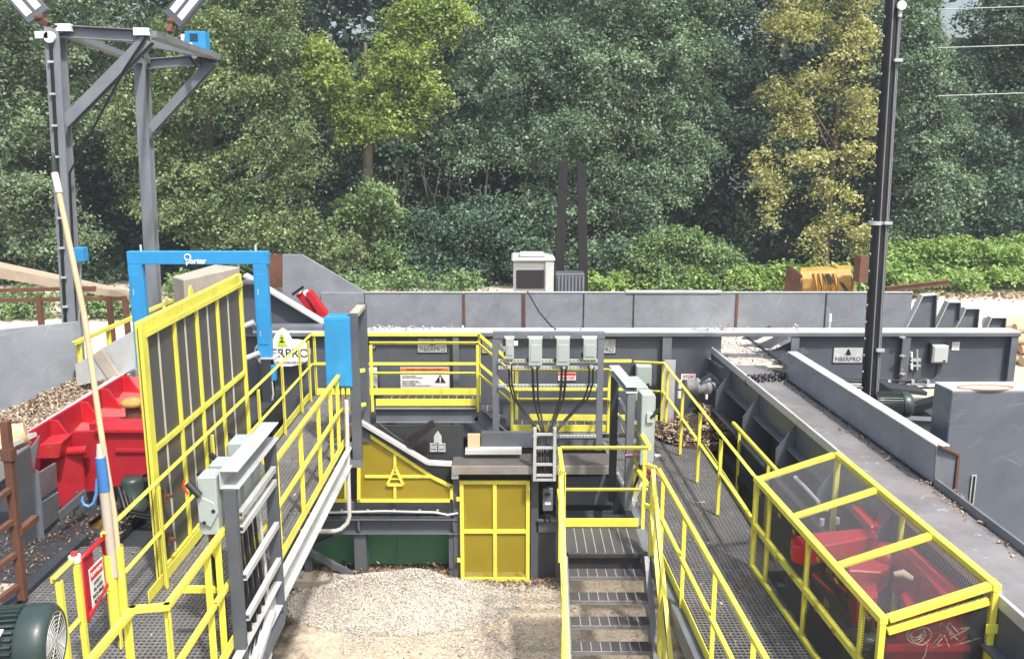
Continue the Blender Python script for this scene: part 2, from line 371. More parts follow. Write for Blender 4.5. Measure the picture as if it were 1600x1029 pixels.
LF_VINE = leafmat('mid_green_vine_leaves', (0.072,0.125,0.049), (0.330,0.429,0.215), .34, .5, .4)
LF_YG = leafmat('yellow_green_leaves', (0.139,0.232,0.058), (0.473,0.583,0.187), .42, .5, .35)
LF_AUT = leafmat('yellowing_vine_leaves', (0.232,0.249,0.087), (0.620,0.620,0.308), .38, .5, .4)
LF_DARK = leafmat('dark_evergreen_leaves', (0.042,0.088,0.058), (0.154,0.253,0.171), .25, .5, .4)
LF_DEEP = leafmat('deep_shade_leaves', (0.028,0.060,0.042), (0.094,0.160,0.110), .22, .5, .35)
LF_KUDZU = leafmat('ground_creeper_leaves', (0.151,0.278,0.070), (0.462,0.620,0.231), .38, .5, .35)
LF_BUSH = leafmat('mid_green_bush_leaves', (0.093,0.174,0.067), (0.308,0.440,0.209), .33, .5, .4)
# the wood behind everything: a mass nobody could count
rng = np.random.default_rng(3)
far_lobes = [((x, 60 + rng.uniform(-2, 2), z), (3.6, 2.2, 3.2)) for x in np.arange(-46, 47, 4.2) for z in (2.2, 6.5, 11, 15.5, 19.5)
    if not (24.5 < x < 31.5 and z > 12) and not (x > 31.4 and z > 16)]
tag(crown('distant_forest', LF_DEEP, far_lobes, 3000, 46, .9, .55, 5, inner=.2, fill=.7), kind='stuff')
T = 'trees at the edge of the wood'
# dark second row
for i, (px, y, hue, top, wid) in enumerate([(40, 50, 0, 30, 200), (250, 51, 0, 20, 180), (430, 52, 1, 0, 170), (690, 51, 0, 20, 190), (905, 52, 1, 0, 170), (1105, 50, 0, 10, 150), (1300, 51, 0, 10, 170)]):
    b = az(px, 420, 0) ; b = V((ay(px, 300, y).x, y, 0))
    lb = [lob(px, 80, wid*.62, 110, y), lob(px - wid*.35, 210, wid*.5, 110, y-.8), lob(px + wid*.35, 230, wid*.5, 110, y-.4), lob(px, 360, wid*.7, 80, y-.6), lob(px, -90, wid*.55, 110, y)]
    names = ['far left edge of the wood', 'behind the cantilever gantry', 'behind the leaning yellow green tree', 'in the dark hollow right of the yellow green tree', 'hidden behind the broad blue green oak', 'in the gap between the oak and the yellowing tree', 'behind the yellowing vine covered tree']
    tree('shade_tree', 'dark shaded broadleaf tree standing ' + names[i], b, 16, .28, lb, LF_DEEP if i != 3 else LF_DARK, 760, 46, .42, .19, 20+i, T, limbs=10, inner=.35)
# front row
B = lambda px, y: V((ay(px, 300, y).x, y, 0))
tree('broadleaf_tree', 'tall dull green broadleaf tree behind the left post of the gantry', B(40, 43), 17, .35,
     [lob(40, 150, 120, 110, 43), lob(130, 40, 150, 80, 43), lob(-70, 80, 120, 150, 43), lob(30, 300, 110, 90, 42), lob(165, 170, 60, 60, 43), lob(100, 380, 90, 50, 42), lob(60, -80, 150, 90, 43.5)], LF_DULL, 1500, 58, .30, .130, 41, T)
tree('vine_tree', 'tree smothered in small leaved green vines right of the gantry', B(330, 41), 15, .3,
     [lob(330, 120, 110, 120, 41), lob(430, 210, 75, 130, 41), lob(300, 300, 110, 80, 40.3), lob(400, 360, 110, 60, 40), lob(250, 200, 60, 100, 41), lob(420, 60, 75, 80, 41.3), lob(500, 390, 70, 40, 40), lob(330, -60, 130, 90, 42)], LF_VINE, 1750, 50, .26, .125, 42, T, up=.5)
tree('yellow_green_tree', 'yellow green tree with a bare leaning trunk between two darker trees', B(562, 42.5), 11.0, .40,
     [lob(625, 95, 68, 75, 42), lob(520, 120, 60, 60, 42), lob(565, 180, 60, 45, 42), lob(660, 150, 35, 50, 42), lob(645, 30, 50, 40, 42), lob(495, 90, 40, 40, 42), lob(700, 20, 55, 40, 42.5), lob(620, 190, 40, 30, 42)], LF_YG, 430, 66, .28, .145, 43, T, lean=(.6, 0), inner=.3, trunk_mat=paint('pale_bark', (.23,.19,.15), .95, .3, None, .6, (.07,.06,.05), .5))
tree('ivy_shrub', 'bright green creeper climbing the foot of the yellow green tree', B(590, 41.6), 4.4, .12,
     [lob(590, 330, 45, 55, 41.6), lob(610, 400, 35, 50, 41.4), lob(545, 330, 30, 30, 41.5), lob(590, 440, 50, 25, 41.2)], LF_BUSH, 150, 60, .24, .14, 44, None, inner=.3)
tree('oak_tree', 'broad blue green oak filling the middle of the wood', B(930, 44), 18, .5,
     [lob(930, 90, 130, 100, 43.5), lob(1035, 140, 80, 110, 43), lob(800, 110, 90, 80, 43.5), lob(780, 225, 85, 45, 42.5), lob(900, 220, 100, 60, 42.2), lob(990, 290, 90, 55, 42.3), lob(860, 320, 80, 40, 42), lob(1060, 250, 60, 60, 42.6), lob(950, -50, 190, 90, 44), lob(800, 20, 90, 70, 44), lob(1050, 30, 90, 70, 43.5)], LF_OAK, 2100, 60, .30, .130, 45, T)
tree('understory_tree', 'low dark green understory tree under the left side of the oak', B(760, 42), 5.5, .16,
     [lob(735, 350, 75, 55, 42), lob(800, 370, 60, 60, 41.8), lob(700, 420, 80, 35, 41.6), lob(650, 400, 40, 40, 42)], LF_DARK, 640, 54, .28, .13, 46, T)
tree('understory_tree', 'low dark green understory tree under the right side of the oak', B(980, 42), 5, .15,
     [lob(960, 390, 50, 50, 41.8), lob(1010, 370, 50, 50, 42), lob(880, 400, 60, 50, 42.5)], LF_OAK, 260, 56, .28, .13, 47, T)
tree('yellowing_tree', 'tall yellowing tree hung with ropes of vine leaves left of the black pole', B(1300, 41), 15, .2,
     [lob(1240, 50, 60, 60, 41), lob(1330, 60, 60, 65, 41), lob(1290, -30, 100, 60, 41.3), lob(1225, 150, 36, 40, 40.8), lob(1340, 170, 45, 45, 40.8), lob(1225, 205, 16, 40, 40.6), lob(1265, 245, 60, 22, 40.5), lob(1190, 260, 22, 40, 40.5), lob(1345, 245, 30, 30, 40.6),
      lob(1215, 300, 14, 30, 40.5), lob(1285, 300, 14, 45, 40.4), lob(1300, 345, 45, 16, 40.3), lob(1205, 330, 9, 40, 40.4), lob(1250, 190, 10, 50, 40.5), lob(1318, 300, 9, 50, 40.3), lob(1280, 400, 9, 30, 40.3), lob(1345, 370, 28, 28, 40.3), lob(1265, 370, 25, 30, 40.3), lob(1275, 120, 40, 30, 40.8)], LF_AUT, 760, 30, .24, .135, 48, T, inner=.15, face=.5, fill=.4, subs=7)
tree('shade_tree', 'dark green tree standing just right of the black pole', B(1440, 44), 14, .3,
     [lob(1425, 90, 45, 60, 44), lob(1440, 190, 62, 70, 43.6), lob(1450, 290, 70, 60, 43.4), lob(1420, 30, 40, 60, 44.2), lob(1430, 360, 60, 40, 43)], LF_OAK, 860, 54, .29, .130, 49, T)
tree('layered_evergreen', 'dark layered evergreen at the right edge of the wood', B(1570, 45), 17, .35,
     [lob(1570, 40, 85, 40, 45), lob(1545, 110, 65, 34, 44.6), lob(1590, 160, 90, 36, 44.6), lob(1550, 220, 70, 34, 44.3), lob(1600, 270, 100, 40, 44.2), lob(1550, 320, 80, 36, 44), lob(1580, -40, 90, 50, 45), lob(1640, 80, 70, 120, 45)], LF_DARK, 1200, 56, .30, .14, 50, T)
tree('shade_tree', 'dark tree just outside the right edge of the yard', B(1740, 46), 15, .3, [lob(1740, 100, 120, 140, 46), lob(1720, 300, 110, 100, 45)], LF_DARK, 200, 60, .5, .22, 51, T)
tree('broadleaf_tree', 'dull green tree just outside the left edge of the yard', B(-150, 44), 15, .3, [lob(-160, 100, 120, 140, 44), lob(-140, 300, 110, 100, 43)], LF_DULL, 200, 60, .5, .22, 52, T)
tree('bush', 'rounded mid green bush overgrown with creeper right of the oak', B(1070, 40.8), 2.4, .08,
     [lob(1060, 385, 75, 36, 40.8), lob(1120, 405, 55, 30, 40.6), lob(1010, 410, 50, 36, 40.6), lob(1050, 430, 90, 22, 40.3)], LF_BUSH, 420, 56, .22, .125, 53, None, up=.9)
# creeping ground cover
rng = np.random.default_rng(8)
kl = [lob(px, py, 60, 22, 40.2 - (py-430)*.02, 1.0) for px, py in [(950, 448), (1010, 440), (1075, 440), (1140, 435), (1200, 430), (1260, 425), (1310, 430)]]
kl += [lob(px, py, 55, ry, y, 1.6) for px, py, ry, y in [(1400, 400, 28, 42), (1450, 395, 32, 42), (1510, 392, 30, 42), (1570, 392, 30, 42.5), (1620, 395, 30, 42.5), (1420, 428, 16, 40.5), (1480, 428, 14, 40.8), (1540, 425, 14, 41), (1600, 425, 16, 41), (1690, 400, 40, 42), (1370, 420, 22, 41)]]
tag(crown('creeper_bank', LF_KUDZU, kl, 1000, 56, .26, .145, 61, up=1.3, inner=.2, flat=.4), kind='stuff')
ul = [lob(px, 425 + rng.uniform(-8, 18), 55, 32, 43 + rng.uniform(-1, 1.5), 1.2) for px in range(-200, 1800, 75)]
tag(crown('undergrowth', LF_DARK, ul, 520, 46, .4, .2, 62, up=.9, inner=.2), kind='stuff')
# weeds along the back of the yard, left
wlb = [lob(px, 466, 60, 30, 34, 1.0) for px in range(-60, 200, 60)] + [lob(px, 440, 40, 24, 37, .8) for px in (300, 480, 560, 640, 720)]
tag(crown('weeds', LF_BUSH, wlb, 240, 50, .28, .15, 63, up=.9, inner=.2), kind='stuff')
# bare twigs in the dark hollow
tw = MB(); rnd = random.Random(4)
for i in range(22):
    p = ay(rnd.uniform(600, 730), rnd.uniform(240, 400), 43.2); q = p + V((rnd.uniform(-1.2, 1.6), rnd.uniform(-.4, .4), rnd.uniform(.2, 1.6)))
    tw.tube([p - V((rnd.uniform(-.3,.3), 0, 1.4)), p, p.lerp(q, .5) + V((0, 0, .15)), q], [.035, .03, .02, .008], 5)
tag(tw.build('dead_branches', paint('dead_wood', (.20,.17,.14), .9, .2, None)), kind='stuff')

# leaf litter and ruts where the yard meets the creeper
rng = np.random.default_rng(71); n_ = 5200
xs = rng.uniform(-26, 34, n_); C = np.stack([xs, 38.6 + .5*np.sin(xs*.7) + rng.normal(0, .75, n_), .03 + rng.random(n_)*.05], axis=1)
LITTER = leafmat('dry_leaf_litter', (.10,.07,.045), (.42,.32,.20), .1, .8, .2)
L_ = rng.uniform(.08, .30, n_); tag(leaf_mesh('leaf_litter', LITTER, C, rng.normal(size=(n_, 3))*.5 + np.array([0, 0, 1.0]), L_, L_*.5, rng.random(n_), None, rng), kind='stuff')
# ---------------------------------------------------------------- log deck: front beam, far wall, floor, stop arms
BY = 15.2
def tree_logo(mb, c, w, h, y):
    x, z = c
    for k, (s, a, bb) in enumerate(((1.0, 0, .5), (.78, .28, .72), (.55, .55, 1.0))):
        mb.prism([(x - w/2*s, y, z + h*a), (x + w/2*s, y, z + h*a), (x, y, z + h*bb)], (0, .0015, 0))
    mb.box(x - w*.07, x + w*.07, y, y + .0015, z - h*.16, z)
t = thing('deck_beam', (2, BY, 0), 'long dark grey steel beam across the yard carrying the small name plates', 'steel beam')
web = MB(); web.box(-4.7, 3.64, BY, BY+.05, 1.3, 3.34); web.box(4.96, 8.72, BY, BY+.05, 2.46, 3.34); web.box(3.64, 4.96, BY, BY+.05, 3.31, 3.34); web.box(3.64,4.96,BY,BY+.05,1.3,2.44)
web.build('web', WEBG, t)
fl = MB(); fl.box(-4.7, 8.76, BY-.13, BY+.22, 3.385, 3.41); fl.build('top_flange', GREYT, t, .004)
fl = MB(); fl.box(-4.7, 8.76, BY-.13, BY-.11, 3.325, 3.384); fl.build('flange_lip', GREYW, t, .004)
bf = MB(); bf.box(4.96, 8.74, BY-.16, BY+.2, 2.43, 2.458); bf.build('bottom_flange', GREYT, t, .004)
for px, w in ((713, .07), (1040, .12), (1238, .10), (1410, .10), (1577, .08)):
    x = ay(px, 560, BY).x; z0 = 2.47 if px > 1200 else 1.5
    k = MB(); k.box(x-w/2, x+w/2, BY-.10, BY-.002, z0, 3.322); k.box(x-w/2-.02, x+w/2+.02, BY-.112, BY-.101, z0, 3.32)
    k.build('stiffener', GREYW, t, .003)
bo = MB()
for pz in (526, 555, 583): p = ay(1409, pz, BY-.12); bo.cyl(p, p - V((.0, .05, 0)), .022, n=6); bo.bar(p+V((-.05,-.03,0)), p+V((.05,-.03,0)), .02, .02)
bo.build('bolt', GALV, t)
dk = MB(); dk.box(-4.2, 8.6, 15.42, 17.95, 2.30, 2.50); one(dk, 'deck_floor', DARK, 'dark steel floor of the log deck between beam and far wall', 'deck floor')
# far wall with its panels
t = thing('deck_wall', (2, 18, 0), 'long scuffed grey steel wall behind the log deck with rusty seams', 'steel wall')
seams = [-3.9] + [ay(p, 480, 18).x for p in (570, 725, 818, 912, 990, 1152, 1290)] + [8.16]
for a, b in zip(seams, seams[1:]):
    m = MB(); m.box(a+.008, b-.008, 18, 18.06, 2.5, 3.6); m.build('panel', WALLG, t, .004)
m = MB(); m.prism([(a.x, 18.063, a.z) for a in (ay(440,398,18), ay(471,398,18), ay(571,457,18), ay(571,516,18), ay(440,516,18))], (0, .05, 0)); m.build('raised_panel', WALLG, t, .004)
m = MB(); m.prism([(a.x, 18.058, a.z) for a in (ay(400,398,18), ay(440,398,18), ay(440,450,18), ay(400,450,18))], (0, .05, 0)); tag(m.build('raised_panel', RUST, t), 'rusty brown end panel')
for p, w in ((725, .05), (818, .06), (1151, .05)):
    x = ay(p, 480, 18).x; m = MB(); m.box(x-w/2, x+w/2, 17.975, 17.998, 2.6, 3.59); m.build('seam_strip', RUST, t)
for p in (912, 990, 1290):
    x = ay(p, 480, 18).x; m = MB(); m.box(x-.012, x+.012, 17.985, 17.998, 2.6, 3.59); m.build('seam_strip', DARK, t)
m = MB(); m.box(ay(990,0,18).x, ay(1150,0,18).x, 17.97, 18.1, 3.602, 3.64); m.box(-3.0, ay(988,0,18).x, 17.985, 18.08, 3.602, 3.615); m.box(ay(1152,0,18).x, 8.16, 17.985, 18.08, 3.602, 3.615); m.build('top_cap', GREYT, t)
# sloping left end of the deck
t = thing('deck_end_plate', (-4.3, 15.6, 2), 'grey triangular end plate with a sloping flange at the left of the deck', 'steel plate')
a, b = ay(384, 430, 15.6), ay(512, 507, 15.6)
m = MB(); m.prism([a, b, ay(384, 507, 15.6)], (0, .04, 0)); m.build('plate', GREY, t)
m = MB(); m.bar(a + V((0,-.06,.02)), b + V((0,-.06,.02)), .22, .05, (0,0,1)); m.build('sloping_flange', GREYT, t, .004)
m = MB(); p, q = ay(376, 512, 15.3), ay(512, 512, 15.3); m.bar(p, q, .3, .10); m.build('ledge', GREYW, t, .004)
# red and white scrap lying at the top of the slope
t = thing('scrap_housing', tuple(ay(485, 490, 15.9)), 'broken red and white steel housing lying on the deck slope', 'scrap metal')
for pts, mt, nm in (((ay(462,462,15.95), ay(472,457,15.95), ay(497,487,15.95), ay(487,492,15.95)), RED, 'cover'), ((ay(477,459,15.9), ay(485,455,15.9), ay(512,492,15.9), ay(500,496,15.9)), RED, 'cover'), ((ay(466,459,15.97), ay(478,456,15.97), ay(502,490,15.97), ay(492,494,15.97)), WHITE, 'liner')):
    m = MB(); m.prism(pts, (0, .16, .02)); m.build(nm, mt, t, .006)
m = MB(); m.bar(ay(457, 460, 15.9), ay(474, 448, 15.9), .05, .05); m.build('handle', BLACK, t)
# stop arms
for i, (pts, wd) in enumerate(((((1406,512),(1438,462),(1460,460),(1460,512)), 1), (((1452,512),(1478,472),(1497,472),(1496,512)), 1), (((1484,512),(1505,482),(1526,482),(1524,512)), 1), (((1532,512),(1545,496),(1568,496),(1567,512)), 1))):
    y = 16.4
    P = [ay(a, b, y) for a, b in pts]; P[0].z -= .5; P[3].z -= .5; P[0].x -= .12
    lab = ['first and tallest of the sloping grey log stop arms', 'second of the sloping grey log stop arms', 'third of the sloping grey log stop arms', 'shortest log stop arm near the beam end'][i]
    t = thing('log_stop_arm', (P[3].x, y, 2.4), lab, 'log stop', 'log stop arms on the deck')
    m = MB(); m.prism(P, (0, .04, 0)); m.build('web', GREYW, t)
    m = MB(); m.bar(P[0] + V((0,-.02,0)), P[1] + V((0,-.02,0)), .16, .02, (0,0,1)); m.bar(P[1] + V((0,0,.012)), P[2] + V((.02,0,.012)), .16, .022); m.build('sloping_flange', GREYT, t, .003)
    m = MB(); m.bar(P[2] + V((.012,0,0)), P[3] + V((.012,0,0)), .022, .16, (0,1,0)); m.build('back_flange', GREYW, t, .003)
# debris left along the top of the beam
def beam_bits():
    rng = np.random.default_rng(31); P = []
    for px, n, sp in ((598, 60, .16), (640, 30, .4), (700, 14, .4), (1120, 50, .16), (1240, 16, .1)):
        x = ay(px, 512, BY+.05).x; P += [(x + rng.normal()*sp, BY + rng.uniform(-.1, .2), 3.418 + abs(rng.normal(0, .025))) for k in range(n)]
    return P
# name plates on the beam
def name_plate(px0, px1, py0, py1, lab, worn):
    a, b = ay(px0, py1, BY), ay(px1, py0, BY); y = BY - .012
    w = .53; a.x = b.x - w if worn == 'r' else a.x; b.x = a.x + w
    h = b.z - a.z; t = thing('name_plate', (a.x, y, a.z), lab, 'sign', 'name plates along the beam')
    m = MB(); m.box(a.x, b.x, y, BY - .003, a.z, b.z); m.build('plate', PLATE, t, .003)
    m = MB(); fr = .012
    for x0, x1, z0, z1 in ((a.x, b.x, a.z, a.z+fr), (a.x, b.x, b.z-fr, b.z), (a.x, a.x+fr, a.z+fr, b.z-fr), (b.x-fr, b.x, a.z+fr, b.z-fr)): m.box(x0, x1, y-.003, y, z0, z1)
    m.build('border', INK, t)
    cx = (a.x+b.x)/2
    text_mesh('lettering', 'FIBERPRO', .105, (cx, y-.002, a.z + h*.24), INK, t, sx=1.0)
    m = MB(); tree_logo(m, (cx, a.z + h*.50), .13, h*.38, y-.003); m.build('tree_emblem', INK, t)
PLATE = paint('brushed_name_plate', (.50,.52,.52), .35, .25, (.75,.76,.75), .55, (.3,.3,.3), .3)
name_plate(652, 700, 527, 551, 'name plate above the warning sign behind the upper platform rail', '')
name_plate(752, 800, 528, 552, 'name plate half hidden by the left post of the middle switch frame', '')
name_plate(915, 963, 528, 552, 'name plate sticking out right of the middle switch frame', 'r')
name_plate(1300, 1349, 541, 567, 'name plate on the beam just left of the black pole', '')
# big tree shaped sign on the left
t = thing('emblem_sign', tuple(ay(441, 560, 14.98)), 'large white cut out sign with a lime tree above its lettering', 'sign')
y = 14.98; m = MB(); out = []
for k in range(13):
    a = math.pi/2 - math.pi*k/12; out.append(ay(464 + 21*math.cos(a)*1.0, 550 - 20*math.sin(a), y))
pts = [ay(*p, y) for p in ((456,530),(450,518),(441,512),(432,518),(426,530))]
L = [ay(418 - 21*math.cos(math.pi/2 - math.pi*k/12), 550 - 20*math.sin(math.pi/2 - math.pi*k/12), y) for k in range(13)]
m.prism(out + [ay(455,572,y), ay(428,572,y)] + L[::-1] + pts[::-1], (0, .02, 0)); m.build('plate', WHITE, t)
c = ay(441, 552, y); text_mesh('lettering', 'FIBERPRO', .215, (c.x, y-.004, c.z), INK, t, sx=1.0)
text_mesh('small_lettering', 'LOG HANDLING EQUIPMENT', .05, (c.x+.1, y-.004, c.z-.16), INK, t)
m = MB(); cc = ay(441, 541, y); tree_logo(m, (cc.x, cc.z), .20, .24, y-.004); m.build('tree_emblem', LIMEINK, t)
# warning sign
y = BY - .02; a, b = ay(626, 608, y), ay(702, 574, y); t = thing('warning_sign', (a.x, y, a.z), 'white warning sign with orange header and black triangle on the beam', 'sign')
m = MB(); m.box(a.x, b.x, y, BY-.003, a.z, b.z); m.build('plate', WHITE, t, .003)
m = MB(); m.box(a.x+.005, b.x-.005, y-.003, y, b.z-.065, b.z-.004); m.build('header', ORANGE, t)
text_mesh('header_lettering', 'DANGER TO PERSON & PROPERTY', .042, ((a.x+b.x)/2, y-.005, b.z-.034), INK, t)
text_mesh('lettering', 'DEBRIS ACCUMULATION AREA', .032, (a.x+.03, y-.002, b.z-.10), INK, t, align='LEFT', sx=.9)
text_mesh('lettering', 'MUST BE CLEARED\nEACH SHIFT OR AS NEEDED', .032, (a.x+.03, y-.002, b.z-.17), INK, t, align='LEFT', sx=.9)
text_mesh('lettering', 'FAILURE TO KEEP CLEAN\nYELLOW CURRENT OUTPUT\nSTOPS IN THIS AREA\nFAILURE MAY RESULT IN INJURY OR DEATH', .030, (a.x+.03, y-.002, b.z-.285), INK, t, align='LEFT', sx=.85)
m = MB(); c = ay(688, 598, y-.003); m.prism([c + V((-.10,0,0)), c + V((.10,0,0)), c + V((0,0,.155))], (0, .0015, 0)); m.build('triangle', INK, t)
text_mesh('exclamation_mark', '!', .13, (c.x, y-.006, c.z+.058), WHITE, t, bold=.004)
# small signs
def plate_sign(name, px0, py0, px1, py1, y, mt, lab, lines=(), hdr=None, ink=None, cat='sign'):
    a, b = ay(px0, py1, y), ay(px1, py0, y); t = thing(name, (a.x, y, a.z), lab, cat)
    m = MB(); m.box(a.x, b.x, y, y+.008, a.z, b.z); m.build('plate', mt, t)
    h = b.z - a.z; z = b.z
    if hdr: m = MB(); m.box(a.x+.004, b.x-.004, y-.003, y, b.z-h*.36, b.z-.004); m.build('header', hdr, t); z = b.z - h*.36
    n = max(1, len(lines))
    for i, s in enumerate(lines):
        text_mesh('lettering', s, (z-a.z)/n*.75, ((a.x+b.x)/2, y-.004, z - (z-a.z)*(i+.5)/n), ink or INK, t, sx=min(1, (b.x-a.x)/(len(s)*(z-a.z)/n*.75*.62)))
    return t
plate_sign('small_sign', 568, 537, 587, 547, BY-.012, INK, 'small black sign with white lettering left on the beam', ['NO STEP'], ink=WHITE)
plate_sign('small_sign', 872, 582, 900, 594, BY-.02, WHITE, 'small red and white sign behind the middle switch frame', ['DANGER'], hdr=REDINK, ink=REDINK)
plate_sign('small_sign', 1064, 584, 1087, 593, BY-.012, WHITE, 'narrow white label with red marks above the gearmotor', ['STOP'], ink=REDINK)
plate_sign('small_sign', 1487, 534, 1500, 547, BY-.012, WHITE, 'small white square label at the right end of the beam', ['- - -', '- -'])
# junction boxes on the beam
def junction_box(px0, py0, px1, py1, y, dep, lab, group=None, mt=None):
    a, b = ay(px0, py1, y), ay(px1, py0, y); t = thing('junction_box', ((a.x+b.x)/2, y, a.z), lab, 'electrical box', group)
    m = MB(); m.box(a.x, b.x, y, y+dep, a.z, b.z); m.build('body', mt or PALEG, t, .008)
    m = MB(); m.box(a.x+.02, b.x-.02, y-.015, y-.001, a.z+.02, b.z-.02); m.build('door', mt or PALEG, t, .005)
    m = MB(); m.box(b.x-.09, b.x-.04, y-.02, y-.016, a.z+.03, a.z+.055); m.build('label', INK, t)
    m = MB()
    for x in (a.x-.02, b.x): m.box(x, x+.02, y+dep*.3, y+dep*.9, a.z-.03, b.z+.03)
    m.build('mounting_strut', DARK, t); return t
junction_box(567, 576, 589, 607, BY-.14, .12, 'pale grey electrical box left of the warning sign', 'electrical boxes on the beam')
junction_box(993, 571, 1019, 603, BY-.18, .16, 'pale grey electrical box behind the right hand walkway corner', 'electrical boxes on the beam', PALE)
junction_box(1456, 540, 1483, 567, BY-.16, .14, 'pale grey electrical box on the right end of the beam', 'electrical boxes on the beam')
t = thing('conduit_run', tuple(ay(1400, 600, BY-.2)), 'black conduit looping under the right electrical box along the beam', 'conduit')
m = MB(); p = ay(1464, 570, BY-.1)
m.tube([p, p - V((0,0,.14)), p - V((.04,0,.22)), p - V((.14,0,.27)), ay(1400, 600, BY-.18), ay(1320, 594, BY-.18)], .02); m.tube([ay(1448,597,BY-.17), ay(1400,594,BY-.17), ay(1320,590,BY-.17)], .014); m.build('pipe', BLACK, t)
m = MB()
for q in (1389, 1426, 1450): c = ay(q, 596, BY-.19); m.box(c.x-.025, c.x+.025, c.y-.02, c.y+.05, c.z-.05, c.z+.03)
m.build('clamp', GALV, t)
t = thing('hose_manifold', tuple(ay(1430, 565, BY-.05)), 'small steel valve block with white hose ends on the beam', 'valve')
m = MB()
for q, h in ((1425, 28), (1433, 32)): m.cyl(ay(q, 578, BY-.06), ay(q, 578-h, BY-.06), .016)
m.bar(ay(1422,562,BY-.05), ay(1438,562,BY-.05), .05, .05); m.bar(ay(1422,571,BY-.05), ay(1438,571,BY-.05), .04, .03); m.build('body', GALV, t)
m = MB(); m.cyl(ay(1424,576,BY-.07), ay(1424,568,BY-.07), .026); m.cyl(ay(1424,558,BY-.07), ay(1424,550,BY-.07), .024); m.build('hose_end', WHITE, t)
t = thing('marker_light', tuple(ay(1296, 508, BY+.05)), 'thin white marker lamp standing on the beam top', 'lamp')
p = ay(1296, 511, BY+.05); m = MB(); m.cyl(p, p+V((0,0,.10)), .018); m.build('post', GALV, t); m = MB(); m.cyl(p+V((0,0,.10)), p+V((0,0,.24)), .026, .022); m.build('lens', WHITE, t)
# loose cable hanging over the far wall
m = MB(); m.tube([ay(824, 455, 17.9), ay(842, 487, 17.6), ay(862, 510, 16.2), ay(868, 514, 15.2)], .014); m.tube([ay(912,500,17.7), ay(911,509,16.5), ay(907, 514, 15.15)], .008)
one(m, 'cable', BLACK, 'thin black cable slung over the deck wall down to the beam', 'cable')
# wood debris on the deck inside the opening
def chips(name, pts, mat, size=(.05,.14), wid=.45, seed=1, tilt=.5):
    rng = np.random.default_rng(seed); C = np.array(pts); k = len(C)
    N = rng.normal(size=(k, 3))*tilt + np.array([0, 0, 1.0]); L = rng.uniform(size[0], size[1], k)
    return leaf_mesh(name, mat, C, N, L, L*wid*rng.uniform(.5, 1.3, k), rng.random(k), None, rng)
def chipmat(name, dark, light):
    m, nt, n, l, b = mat_base(name); a = n.new('ShaderNodeAttribute'); a.attribute_name = 'tint'
    l.new(ramp(nt, a.outputs['Fac'], [(0, dark), (.35, tuple((p*.6+q*.4) for p, q in zip(dark, light))), (1, light)]), b.inputs['Base Color']); b.inputs['Roughness'].default_value = .9; return m
CHIP = chipmat('wood_chips_and_bark', (.10,.065,.04), (.66,.54,.40)); CHIPB = chipmat('brown_bark_chips', (.08,.055,.04), (.47,.36,.25)); CHIPD = chipmat('dark_bark_bits', (.035,.025,.018), (.34,.23,.14)); CHIPW = chipmat('pale_wood_chips', (.24,.215,.18), (.80,.77,.71))
tag(chips('wood_scraps', beam_bits(), CHIPW, (.03,.10), .45, 33), kind='stuff')
# ---------------------------------------------------------------- things standing in the yard behind
t = thing('loader_bucket', tuple(az(1275, 470, 0)), 'worn yellow loader bucket lying face down beyond the deck wall', 'loader bucket')
yb = 34.0; f = lambda px, py, dy=0: ay(px, py, yb+dy)
m = MB(); prof = [(475, 1.25), (462, .45), (450, .1), (436, 0), (424, .25), (418, .7), (424, 1.1)]
for (a, da), (b, db) in zip(prof, prof[1:]):
    dx0, dx1 = (a-424)*.0, (b-424)*.0
    m.hexa([f(1251,a,da), f(1331,a-4,da), f(1331,a-4,da+.05), f(1251,a,da+.05)], [f(1251,b,db), f(1329,b-4,db), f(1329,b-4,db+.05), f(1251,b,db+.05)])
m.build('shell', YEL_OLD, t)
m = MB(); m.prism([f(1222,475,.9), f(1254,475,0), f(1253,430,0), f(1233,414,.6), f(1229,420,1.0)], (.04, .05, 0)); m.build('side_plate', RUST, t)
m = MB(); m.prism([f(1330,475,0), f(1334,440,0), f(1326,420,.3), f(1322,440,.9)], (.05,.03,0)); m.build('side_plate', YEL_OLD, t)
m = MB(); m.prism([f(1299,408,.6), f(1303,410,.6), f(1326,424,.2), f(1318,428,.2)], (0,.06,.02)); m.build('cutting_edge', YEL_OLD, t)
for q in (1275, 1283, 1290, 1298, 1306):
    m = MB(); m.prism([f(q,474,-.05), f(q+4,474,-.05), f(q+8,448,-.18), f(q+1,428,-.05), f(q-3,428,-.05), f(q+2,450,-.18)], (0, .25, 0)); m.build('rib', YEL_OLD, t)
m = MB(); m.prism([f(1290,428,-.2), f(1296,428,-.2), f(1303,440,-.25), f(1298,446,-.25)], (0,.1,0)); m.prism([f(1312,440,-.2), f(1318,442,-.2), f(1328,456,-.25), f(1324,460,-.25)], (0,.1,0)); m.build('pin_bracket', BLACK, t)
t = thing('utility_cabinet', tuple(az(1362, 475, 0)), 'rusty grey cabinet on thin legs behind the black pole', 'cabinet')
yc = 33.0; a, b = ay(1342, 442, yc), ay(1385, 402, yc)
m = MB(); m.box(a.x+.3, b.x, yc, yc+.6, a.z, b.z); m.build('body', GREY, t); m = MB(); m.box(a.x, a.x+.295, yc-.01, yc+.6, a.z, b.z+.03); m.build('door', RUST, t)
m = MB()
for x in (a.x+.04, a.x+.4, b.x-.08): m.box(x, x+.05, yc+.05, yc+.1, 0, a.z)
m.build('leg', DARK, t)
m = MB(); a, b = ay(1385, 452, 37), ay(1482, 441, 38.5); m.ibeam(a, b, .2, .22)
one(m, 'scrap_beam', RUST, 'rusty steel beam lying on the ground at the creeper edge', 'steel beam')
